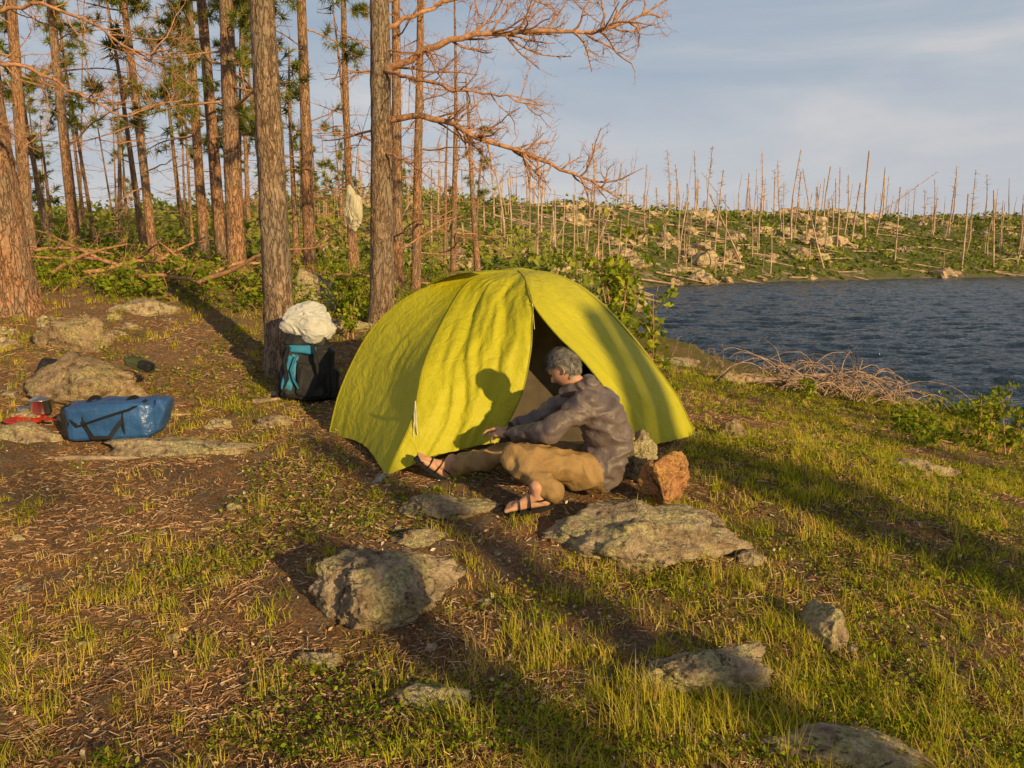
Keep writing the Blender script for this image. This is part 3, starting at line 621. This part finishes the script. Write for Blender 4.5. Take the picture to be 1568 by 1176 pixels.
# ------------------------------------------------------------------ continuous bodies via voxel remesh
def blob(name,caps,voxel,mats,smooth=5,wr=None,sub=2):
    B,Fc=ico(sub);Vs=[];Fs=[];off=0;segs=[]
    for (p0,r0,p1,r1,lab) in caps:
        p0=np.array(p0,float);p1=np.array(p1,float);d=np.linalg.norm(p1-p0);n=max(2,min(24,int(d/(min(r0,r1)*.3))+2))
        segs.append((p0,r0,p1,r1,lab))
        for k in range(n):
            t=k/(n-1);Vs.append(B*(r0+(r1-r0)*t)+p0+(p1-p0)*t);Fs.append(Fc+off);off+=len(B)
    ob=make_mesh(name+'_src',np.concatenate(Vs),None,np.concatenate(Fs));ALL.remove(ob);scene.collection.objects.link(ob)
    md=ob.modifiers.new('r','REMESH');md.mode='VOXEL';md.voxel_size=voxel
    s=ob.modifiers.new('s','SMOOTH');s.factor=.6;s.iterations=smooth
    dg=bpy.context.evaluated_depsgraph_get();nm=bpy.data.meshes.new_from_object(ob.evaluated_get(dg));bpy.data.objects.remove(ob)
    nm.name=name
    nm.materials.clear()
    for m_ in mats: nm.materials.append(m_)
    nv=len(nm.vertices)
    npz=len(nm.polygons);pc=np.empty(npz*3,np.float32);nm.polygons.foreach_get('center',pc);pc=pc.reshape(-1,3).astype(float)
    def label(P):
        best=np.full(len(P),1e9);lab=np.zeros(len(P),int)
        for (a,r0,b_,r1,l) in segs:
            e_=b_-a;t=np.clip(((P-a)@e_)/(e_@e_+1e-12),0,1);dd=np.linalg.norm(P-a-t[:,None]*e_,axis=1)-(r0+(r1-r0)*t)
            k=dd<best;best[k]=dd[k];lab[k]=l
        return lab
    nm.polygons.foreach_set('material_index',label(pc).astype(np.int32));nm.polygons.foreach_set('use_smooth',np.ones(npz,bool))
    if wr:
        nm.update();co_=np.empty(nv*3,np.float32);nm.vertices.foreach_get('co',co_);co_=co_.reshape(-1,3).astype(float)
        no_=np.empty(nv*3,np.float32);nm.vertices.foreach_get('normal',no_);no_=no_.reshape(-1,3);vl=label(co_);amt=np.zeros(nv);off2=Vector((5,1,2))
        for i in range(nv):
            f=wr.get(int(vl[i]))
            if f:
                a,sc_,st_=f;c=Vector(co_[i]);wv=mn.noise(c*5)*.08;q=Vector((c.x*st_[0]+wv,c.y*st_[1],c.z*st_[2]+wv))*sc_
                amt[i]=a*((1-abs(mn.noise(q))*3.2)+mn.noise(q*2.3+off2)*.6)
        nm.vertices.foreach_set('co',(co_+no_*amt[:,None]).astype(np.float32).ravel())
    nm.update();return link(bpy.data.objects.new(name,nm))
M_jack=simple('jacket_fabric',(.15,.115,.11),.5,nsc=6,namt=.15,bsc=18,bst=.7,bd=.02,spec=.45)
M_pant=simple('trouser_fabric',(.33,.205,.085),.75,nsc=6,namt=.2,bsc=24,bst=.6,bd=.015)
M_skin=simple('skin',(.55,.30,.20),.5,nsc=20,namt=.12,bsc=90,bst=.2,bd=.003)
M_hair=leafmat('grey_hair',[(0,(.10,.09,.08)),(.5,(.27,.245,.22)),(1,(.52,.48,.43))],.1,.5)
M_black=simple('black_fabric',(.018,.018,.02),.6,bsc=60,bst=.3);M_eye=simple('eye',(.05,.04,.03),.2)
M_blue=simple('blue_vinyl',(.03,.10,.29),.35,nsc=5,namt=.15,bsc=6,bst=.7,bd=.05,spec=.5);M_blue2=simple('blue_nylon',(.03,.2,.36),.5,bsc=50)
man=empty('seated_man',(.5,4.6,.2))
J,Pn,Sk=0,1,2
caps=[((.54,4.50,.34),.13,(.60,4.53,.47),.13,J),((.56,4.68,.34),.13,(.60,4.69,.47),.13,J),((.54,4.58,.34),.125,(.60,4.61,.5),.14,J),
((.60,4.53,.47),.132,(.54,4.51,.66),.132,J),((.60,4.69,.47),.132,(.54,4.72,.66),.132,J),((.60,4.61,.5),.135,(.53,4.62,.68),.14,J),
((.54,4.51,.66),.122,(.44,4.45,.755),.082,J),((.54,4.72,.66),.122,(.43,4.80,.755),.082,J),((.53,4.62,.68),.125,(.43,4.62,.79),.08,J),
((.47,4.55,.835),.052,(.47,4.69,.835),.052,J),((.50,4.58,.79),.06,(.50,4.66,.79),.06,J),((.39,4.555,.825),.035,(.32,4.60,.79),.03,J),((.39,4.685,.825),.035,(.32,4.64,.79),.03,J),((.43,4.55,.83),.04,(.39,4.555,.825),.035,J),((.43,4.69,.83),.04,(.39,4.685,.825),.035,J),
((.44,4.45,.755),.082,(.22,4.37,.60),.066,J),((.22,4.37,.60),.064,(.0,4.62,.53),.047,J),
((.43,4.80,.755),.082,(.20,4.88,.58),.066,J),((.20,4.88,.58),.064,(-.01,4.80,.52),.047,J),
((.42,4.62,.82),.055,(.35,4.62,.89),.052,Sk),
((.52,4.50,.31),.115,(.46,4.46,.33),.11,Pn),((.55,4.70,.31),.115,(.46,4.72,.33),.11,Pn),((.52,4.6,.30),.10,(.46,4.6,.31),.09,Pn),
((.46,4.45,.33),.112,(.03,4.32,.46),.086,Pn),((.03,4.32,.455),.084,(.17,4.17,.335),.074,Pn),((.17,4.17,.335),.074,(.22,4.14,.32),.064,Pn),
((.46,4.72,.33),.108,(.02,4.80,.37),.082,Pn),((.02,4.80,.37),.080,(-.36,4.83,.27),.066,Pn)]
body=blob('body_clothed',caps,.009,[M_jack,M_pant,M_skin],4,{0:(.013,8,(1,1,1.6)),1:(.013,8,(1,1.4,1))},3);parent(body,man)
T=Tubes();T.add([(.015,4.605,.533),(-.008,4.63,.527)],[.051,.048],16);T.add([(.01,4.80,.523),(-.018,4.80,.518)],[.051,.048],16);parent(T.obj('cuffs',M_black),man)
def hand(name,w,d,up,thumbside,curl=.5):
    w=Vector(w);d=Vector(d).normalized();up=Vector(up);up=(up-d*up.dot(d)).normalized();s=d.cross(up)*thumbside
    caps=[(w-d*.05,.026,w,.025,0)]
    for k,(off,ml,L) in enumerate([(.030,.088,(.040,.024,.019)),(.010,.092,(.044,.027,.020)),(-.010,.087,(.041,.025,.019)),(-.029,.078,(.032,.019,.017))]):
        kn=w+d*ml+s*off;caps.append((w+s*off*.55,.017,kn,.0125,0));p=kn;a=curl*(.5+.12*k)
        rr=.0095-.0006*k
        for l in L:
            dd=(d*math.cos(a)-up*math.sin(a)+s*off*1.2).normalized();q=p+dd*l;caps.append((p,rr,q,rr-.0012,0));p=q;a+=curl*.9;rr-=.0008
    b0=w+d*.022+s*.026;b1=b0+(d*.6+s*.75-up*.25)*.038;b2=b1+(d*.85+s*.3-up*.35)*.030;b3=b2+(d*.95-up*.4+s*.05)*.024
    caps+=[(w+s*.01,.017,b0,.016,0),(b0,.015,b1,.0115,0),(b1,.0115,b2,.0098,0),(b2,.0098,b3,.0085,0)]
    o_=blob(name,caps,.0030,[M_skin],3);parent(o_,man)
hand('left_hand',(-.025,4.645,.525),(-.75,.55,-.10),(-.1,-.2,1),1,.55)
hand('right_hand',(-.03,4.80,.515),(-.95,.2,.05),(0,.1,1),-1,.6)
def foot(name,ank,d,up,side,L=.25):
    a=Vector(ank);d=Vector(d).normalized();up=Vector(up);up=(up-d*up.dot(d)).normalized();s=d.cross(up)*side
    heel=a-d*.045-up*.055;ball=heel+d*.175-up*.006
    caps=[(a+up*.05,.040,a-up*.01,.038,0),(a-up*.01,.038,heel,.032,0),(a-up*.005,.036,heel+d*.10+up*.022,.032,0),(heel,.030,ball+s*.012,.022,0),(heel+d*.1+up*.022,.03,ball+s*.015+up*.004,.022,0),(heel,.028,ball-s*.024,.019,0)]
    for k,(o1,l,r) in enumerate([(.032,.055,.0135),(.013,.052,.010),(-.003,.046,.0095),(-.018,.040,.009),(-.032,.032,.0085)]):
        p=ball+s*o1;caps+=[(ball+s*o1*.8-d*.02,.014,p+d*l*.5+up*.004,r,0),(p+d*l*.5+up*.004,r,p+d*l-up*.004,r*.92,0)]
    parent(blob(name,caps,.0038,[M_skin],3),man)
    out=[]
    for k in range(28):
        t=k/28*2*math.pi;u=math.cos(t);v=math.sin(t);out.append((.10+.145*u,v*(.044+.012*(u>0)*u)+.004))
    V=[]
    for zz in (-.044,-.020):
        for (lx,v) in out: V.append(tuple(heel+d*lx+s*v+up*zz))
    V+= [tuple(heel+d*.1-up*.044),tuple(heel+d*.1-up*.020)];q=[(k,(k+1)%28,28+(k+1)%28,28+k) for k in range(28)];t_=[(56,(k+1)%28,k) for k in range(28)]+[(57,28+k,28+(k+1)%28) for k in range(28)]
    parent(make_mesh('sandal_sole',V,q,t_,[M_black]),man)
    for off,hh,wd in ((.15,.028,.046),(.09,.062,.042)):
        P_=[heel+d*off+s*(wd*math.cos(t))+up*(-.022+(hh+.022)*math.sin(t)) for t in np.linspace(0,math.pi,11)]
        strap('sandal_strap',[tuple(p) for p in P_],.017,M_black,man,.002,tuple(d))
    P_=[heel+d*(.05-.085*math.sin(t))+s*(.036*math.cos(t))+up*.03 for t in np.linspace(0,math.pi,11)]
    strap('sandal_strap',[tuple(p) for p in P_],.012,M_black,man,.002,tuple(up))
foot('right_foot',(-.42,4.83,.275),(-.72,-.22,.62),(.55,-.1,.8),1)
foot('left_foot',(.14,4.14,.30),(-1,-.08,-.12),(0,-.3,1),-1)
def head():
    nu,nv=64,44;V=[];
    for j in range(nv+1):
        th=math.pi*j/nv
        for i in range(nu):
            ph=2*math.pi*i/nu;x=math.sin(th)*math.cos(ph);y=math.sin(th)*math.sin(ph);z=math.cos(th)
            X=x*.097;Y=y*.077;Zz=z*.118
            if x<0: X*=1.02
            lowf=max(0,-z)
            Y*=1-.30*lowf**1.3
            if x<0: X*=1-.38*lowf
            else: X*=1-.04*lowf
            if x>0:
                g=lambda cy,cz,sy,sz: math.exp(-((Y-cy)/sy)**2-((Zz-cz)/sz)**2)
                X+=.024*g(0,-.024,.011,.016)+.013*g(0,-.004,.008,.022)
                X-=.011*(g(.031,.008,.015,.012)+g(-.031,.008,.015,.012))
                X+=.006*(g(.03,.028,.022,.009)+g(-.03,.028,.022,.009))
                X+=.007*g(0,-.060,.022,.006)+.007*g(0,-.073,.018,.006)-.005*g(0,-.067,.024,.0025)
                X+=.012*g(0,-.100,.022,.016)+.005*(g(.042,-.025,.018,.018)+g(-.042,-.025,.018,.018))
            V.append((X,Y,Zz))
    q=[]
    for j in range(nv):
        for i in range(nu): q.append((j*nu+i,j*nu+(i+1)%nu,(j+1)*nu+(i+1)%nu,(j+1)*nu+i))
    f=Vector((-.70,.34,-.64)).normalized();l=Vector((0,0,1)).cross(f).normalized();u=f.cross(l)
    R=Matrix((f,l,u)).transposed();C0=Vector((.318,4.625,.94))
    tf=lambda p: tuple(C0+R@Vector(p))
    parent(make_mesh('head',[tf(p) for p in V],q,None,[M_skin],smooth=True),man)
    for sd in (1,-1):
        caps=[]
        for k in range(9):
            a0=-1.9+k*.42;a1=a0+.42
            P0=(-.012-.017*math.cos(a0)*.9,sd*(.078+.008*(math.cos(a0)>0)),.0+.030*math.sin(a0)-.004);P1=(-.012-.017*math.cos(a1)*.9,sd*(.078+.008*(math.cos(a1)>0)),.0+.030*math.sin(a1)-.004)
            caps.append((tf(P0),.0052,tf(P1),.0052,0))
        caps.append((tf((-.008,sd*.073,.018)),.008,tf((-.006,sd*.073,-.022)),.009,0));caps.append((tf((-.004,sd*.076,-.030)),.007,tf((-.002,sd*.076,-.034)),.006,0))
        parent(blob('ear',caps,.0026,[M_skin],2),man)
        B,Fc=ico(2);parent(make_mesh('eye',B*.0115+np.array(tf((.079,sd*.031,.008))),None,Fc,[M_eye],smooth=True),man)
    n=6500;V2=[];q2=[];var=[];cnt=0
    while cnt<n:
        d=RS.normal(0,1,3);d/=np.linalg.norm(d);x,y,z=d
        ok=(z>.15+.55*max(0,x)) if x>0 else (z>-.6+(.3 if abs(y)>.8 else 0))
        if x>-.25 and x<.35 and abs(y)>.85 and z<.25: ok=False
        if not ok: continue
        p=Vector((x*.098,y*.078,z*.119));p.x*=1-.38*max(0,-z) if x<0 else 1;p.y*=1-.3*max(0,-z)**1.3
        nrm=Vector((x/.097,y/.077,z/.118)).normalized();wv=mn.noise(p*40)*1.2;dn=Vector((-.5*(z>.3)-.15+wv,.25*y+mn.noise(p*40+Vector((9,0,0))),-.9+1.0*max(0,z)*.5))+Vector(RS.normal(0,.25,3));dn=(dn-nrm*dn.dot(nrm)).normalized()
        L=RS.uniform(.02,.045)*(1 if z>-.2 else .6);sdv=nrm.cross(dn)*.0013
        a=p-nrm*.002;b_=p+nrm*.012+dn*L*.5;c=p+nrm*(.008+.010*RS.rand())+dn*L
        k=len(V2);V2+=[tf(a-sdv),tf(a+sdv),tf(b_+sdv),tf(b_-sdv),tf(c)];q2.append((k,k+1,k+2,k+3));var+=[np.clip(.45+mn.noise(p*45)*.8+RS.uniform(-.25,.25),0,1)]*5;cnt+=1
    tr=[(a[3],a[2],a[0]+4) for a in q2]
    parent(make_mesh('hair',V2,q2,tr,[M_hair],var=np.array(var)),man)
    bm=bmesh.new();bmesh.ops.create_icosphere(bm,subdivisions=4,radius=1)
    dl=[v for v in bm.verts if not ((v.co.z>.2+.55*max(0,v.co.x)) if v.co.x>0 else (v.co.z>-.55+(.3 if abs(v.co.y)>.8 else 0)))];bmesh.ops.delete(bm,geom=dl,context='VERTS')
    for v in bm.verts:
        x,y,z=v.co;f_=1+.03*mn.noise(v.co*6);p=Vector((x*.101*f_,y*.081*f_,z*.122*f_));p.x*=1-.38*max(0,-z) if x<0 else 1;p.y*=1-.3*max(0,-z)**1.3;v.co=tf(p)
    me=bpy.data.meshes.new('hair_base');bm.to_mesh(me);bm.free();me.materials.append(simple('grey_scalp',(.17,.15,.13),.8,nsc=120,namt=.4))
    for pg in me.polygons: pg.use_smooth=True
    parent(link(bpy.data.objects.new('hair_base',me)),man)
head()
# ------------------------------------------------------------------ gear
def rbox(name,c,s,mat,e,rot=(0,0,0),puff=.3,nz=.01,seed=0,sub=3):
    bm=bmesh.new();bmesh.ops.create_cube(bm,size=2);bmesh.ops.bevel(bm,geom=bm.edges[:],offset=puff,segments=4,profile=.6,affect='EDGES')
    bmesh.ops.subdivide_edges(bm,edges=bm.edges[:],cuts=sub,use_grid_fill=True)
    o_=Vector((seed*2.3,seed,0));Rm=Matrix.Rotation(rot[2],3,'Z')@Matrix.Rotation(rot[1],3,'Y')@Matrix.Rotation(rot[0],3,'X')
    for v in bm.verts:
        q=Vector((v.co.x*s[0],v.co.y*s[1],v.co.z*s[2]));d=v.co.normalized();q+=d*nz*(mn.noise(q*9+o_)*1.2+mn.noise(q*25+o_)*.5);v.co=Vector(c)+Rm@q
    me=bpy.data.meshes.new(name);bm.to_mesh(me);bm.free();me.materials.append(mat)
    for pg in me.polygons: pg.use_smooth=True
    o2=link(bpy.data.objects.new(name,me));parent(o2,e);return o2
bx,by=-1.84,6.85;bz=h(bx,by);bp=empty('backpack',(bx,by,bz))
rt=(-.18,.05,.1)
rbox('main_body',(bx,by,bz+.25),(.22,.13,.25),M_black,bp,rt,.35,.03,1)
rbox('lid',(bx-.01,by+.05,bz+.52),(.19,.12,.06),M_black,bp,(-.25,.1,.1),.5,.025,2)
rbox('front_pocket',(bx+.06,by-.12,bz+.2),(.13,.05,.15),M_black,bp,rt,.45,.025,3)
rbox('blue_panel',(bx-.12,by-.115,bz+.27),(.05,.035,.17),M_blue2,bp,(-.18,.25,.1),.5,.015,4)
rbox('blue_panel',(bx-.02,by-.06,bz+.46),(.12,.06,.035),M_blue2,bp,(-.3,.1,.1),.5,.015,14)
rbox('side_pocket',(bx-.22,by-.02,bz+.14),(.05,.08,.12),M_black,bp,rt,.5,.015,5)
rbox('side_pocket',(bx+.23,by-.02,bz+.16),(.05,.08,.14),M_black,bp,rt,.5,.015,6)
strap('shoulder_strap',[(bx-.12,by-.13,bz+.50),(bx-.15,by-.19,bz+.38),(bx-.13,by-.19,bz+.22),(bx-.2,by-.15,bz+.08)],.022,M_black,bp,.008,(1,0,.2))
strap('shoulder_strap',[(bx+.08,by-.1,bz+.52),(bx+.13,by-.19,bz+.40),(bx+.15,by-.2,bz+.25),(bx+.2,by-.14,bz+.1)],.022,M_black,bp,.008,(1,0,.2))
strap('blue_strap',[(bx-.06,by-.15,bz+.42),(bx-.10,by-.18,bz+.3),(bx-.07,by-.19,bz+.2),(bx-.03,by-.17,bz+.12)],.012,M_blue2,bp,.006,(1,0,.2))
T=Tubes();T.add([(bx-.1,by+.02,bz+.5),(bx-.08,by+.0,bz+.83)],[.006,.004],6);parent(T.obj('antenna_pole',M_black),bp)
def plastic(name,c,s,seed,e=None,tone=(.85,.84,.80)):
    m_=fabric('white_plastic_'+name,tone,.35,.4);bm=bmesh.new();bmesh.ops.create_icosphere(bm,subdivisions=6,radius=1);o_=Vector((seed,seed*2,0))
    for v in bm.verts:
        a=v.co.copy();wq=Vector((mn.noise(a*1.5),mn.noise(a*1.5+Vector((7,0,0))),mn.noise(a*1.5+Vector((0,7,0)))))*.8
        n_=mn.noise(a*1.1+o_)*.42-abs(mn.noise(a*1.9+wq*1.5+o_))*.26-abs(mn.noise(a*4+wq*2+o_))*.06;f=1.05+n_
        bx_=(1+.15*max(0,-a.z))
        v.co=Vector((c[0]+a.x*s[0]*f*bx_,c[1]+a.y*s[1]*f,c[2]+a.z*s[2]*f))
    me=bpy.data.meshes.new(name);bm.to_mesh(me);bm.free();me.materials.append(m_)
    for pg in me.polygons: pg.use_smooth=True
    ob=link(bpy.data.objects.new(name,me))
    if e: parent(ob,e)
    return ob
plastic('plastic_bag',(bx+.02,by+.04,bz+.70),(.23,.16,.17),3)
hb=empty('hanging_food_bag',(-1.87,9.3,2.2));plastic('bag',(-1.87,9.3,2.18),(.10,.08,.24),9,hb,(.80,.74,.55))
T=Tubes();T.add([(-1.87,9.3,2.35),(-1.82,9.4,2.9),(-1.7,9.62,3.4)],[.003,.003,.003],5);parent(T.obj('rope',M_black),hb)
dx,dy=-3.08,5.86;dz=h(dx,dy);db=empty('blue_dry_bag',(dx,dy,dz))
rbox('body',(dx,dy,dz+.155),(.33,.16,.15),M_blue,db,(0,-.04,.08),.45,.02,7)
rbox('rolled_end',(dx+.34,dy+.03,dz+.19),(.05,.11,.13),M_blue,db,(0,.35,.08),.5,.012,8)
rbox('bottom_end',(dx-.33,dy-.02,dz+.14),(.03,.14,.13),M_black,db,(0,0,.08),.5,.008,9)
for o_ in (-.17,.13):
    P_=[(dx+o_,dy-.172*math.cos(t)+.01,dz+.155+.163*math.sin(t)) for t in np.linspace(-.9,2.6,14)];strap('strap',P_,.016,M_black,db,.004,(1,0,0))
strap('carry_handle',[(dx-.17,dy-.18,dz+.17),(dx-.08,dy-.215,dz+.05),(dx+.05,dy-.215,dz+.05),(dx+.13,dy-.18,dz+.17)],.014,M_black,db,.004,(0,-1,.1))
strap('shoulder_strap',[(dx-.3,dy-.14,dz+.2),(dx-.2,dy-.2,dz+.13),(dx,dy-.21,dz+.20),(dx+.2,dy-.17,dz+.26),(dx+.27,dy-.05,dz+.31)],.013,M_black,db,.004,(0,-.3,1))
def lathe(name,prof,c,mat,e,S=28):
    V=[];q=[]
    for (r_,z_) in prof:
        for k in range(S): V.append((c[0]+r_*math.cos(2*math.pi*k/S),c[1]+r_*math.sin(2*math.pi*k/S),c[2]+z_))
    for j in range(len(prof)-1):
        for k in range(S): q.append((j*S+k,j*S+(k+1)%S,(j+1)*S+(k+1)%S,(j+1)*S+k))
    ob=make_mesh(name,V,q,None,[mat],smooth=True);parent(ob,e);return ob
M_red=simple('red_plastic',(.5,.03,.02),.35,spec=.5)
cx,cy=-3.85,6.05;cz=h(cx,cy);ck=empty('camp_cook_set',(cx,cy,cz))
lathe('red_plate',[(0.001,.03),(.11,.03),(.15,.055),(.155,.055),(.115,.022),(0.001,.02)],(cx,cy-.1,cz),M_red,ck)
lathe('pot',[(0.001,.02),(.075,.02),(.08,.03),(.08,.13),(.084,.133),(.084,.136),(.05,.15),(.01,.155),(.012,.17),(0.001,.172)],(cx+.02,cy+.08,cz+.04),M_metal,ck)
lathe('mug',[(0.001,.0),(.04,.0),(.042,.09),(.038,.09),(.036,.01),(0.001,.01)],(cx-.15,cy+.12,cz+.02),M_metal,ck)
strap('red_handle',[(cx+.12,cy-.12,cz+.055),(cx+.2,cy-.15,cz+.06),(cx+.27,cy-.17,cz+.06)],.012,M_red,ck,.005)
e=empty('stuff_sack',(-4.0,6.75,h(-4,6.75)));rbox('sack',(-4.0,6.75,h(-4,6.75)+.12),(.17,.11,.12),M_black,e,(0,.2,.3),.5,.03,12)
e=empty('camera_strap_pouch',(-3.32,6.75,.6));M_ol=simple('olive_fabric',(.06,.07,.03),.7);rbox('pouch',(-3.28,6.7,h(-3.28,6.7)+.30),(.13,.07,.04),M_ol,e,(0,.25,-.2),.5,.02,13);rbox('flap',(-3.2,6.66,h(-3.2,6.7)+.31),(.06,.05,.035),M_black,e,(0,.3,-.2),.5,.01,14)
# ------------------------------------------------------------------ light, sky, camera
el=math.radians(16);sd=Vector((.6*math.cos(el),-.8*math.cos(el),math.sin(el)))
sun=bpy.data.lights.new('sun','SUN');sun.energy=5;sun.angle=math.radians(.8);sun.color=(1,.72,.32);so=link(bpy.data.objects.new('sun',sun));so.rotation_euler=(-sd).to_track_quat('-Z','Y').to_euler()
w=bpy.data.worlds.new('World');scene.world=w;w.use_nodes=True;nt=w.node_tree;bg=nt.nodes['Background']
sk=nt.nodes.new('ShaderNodeTexSky');sk.sky_type='NISHITA';sk.sun_disc=False;sk.sun_elevation=el;sk.sun_rotation=math.atan2(.6,-.8);sk.dust_density=1.5;sk.air_density=1.2
tc=nt.nodes.new('ShaderNodeTexCoord');mp=nt.nodes.new('ShaderNodeMapping');mp.inputs['Scale'].default_value=(1,1,5);nt.links.new(tc.outputs['Generated'],mp.inputs[0])
nz=noise(nt,mp.outputs[0],1.5,5,.55,.6)
sx=nt.nodes.new('ShaderNodeSeparateXYZ');nt.links.new(tc.outputs['Generated'],sx.inputs[0])
cl=ramp(nt,nz,[(.34,(3.4,4.2,5.3)),(.5,(4.2,4.8,5.7)),(.6,(5.0,5.4,6.0)),(.72,(6.6,6.4,6.5))])
hz=ramp(nt,sx.outputs[2],[(0,(.85,.85,.85)),(.10,(.4,.4,.4)),(.22,(0,0,0))])
cl=mix(nt,hz,cl,(6.4,6.2,6.5))
dk=ramp(nt,sx.outputs[2],[(.38,(1,1,1)),(.75,(.42,.37,.32))])
cl=mix(nt,1.0,cl,dk,'MULTIPLY')
c=mix(nt,.88,sk.outputs[0],cl);nt.links.new(c,bg.inputs[0]);bg.inputs[1].default_value=.1
cam=bpy.data.cameras.new('camera');cam.sensor_width=36;cam.lens=27;cam.clip_end=3000;cam.clip_start=.05
co=link(bpy.data.objects.new('camera',cam));co.location=(0,0,1.6);co.rotation_euler=(math.radians(90-9.3),0,0)
for ob in ALL: scene.collection.objects.link(ob)
scene.camera=co
scene.view_settings.view_transform='Standard';scene.view_settings.look='None';scene.view_settings.exposure=0
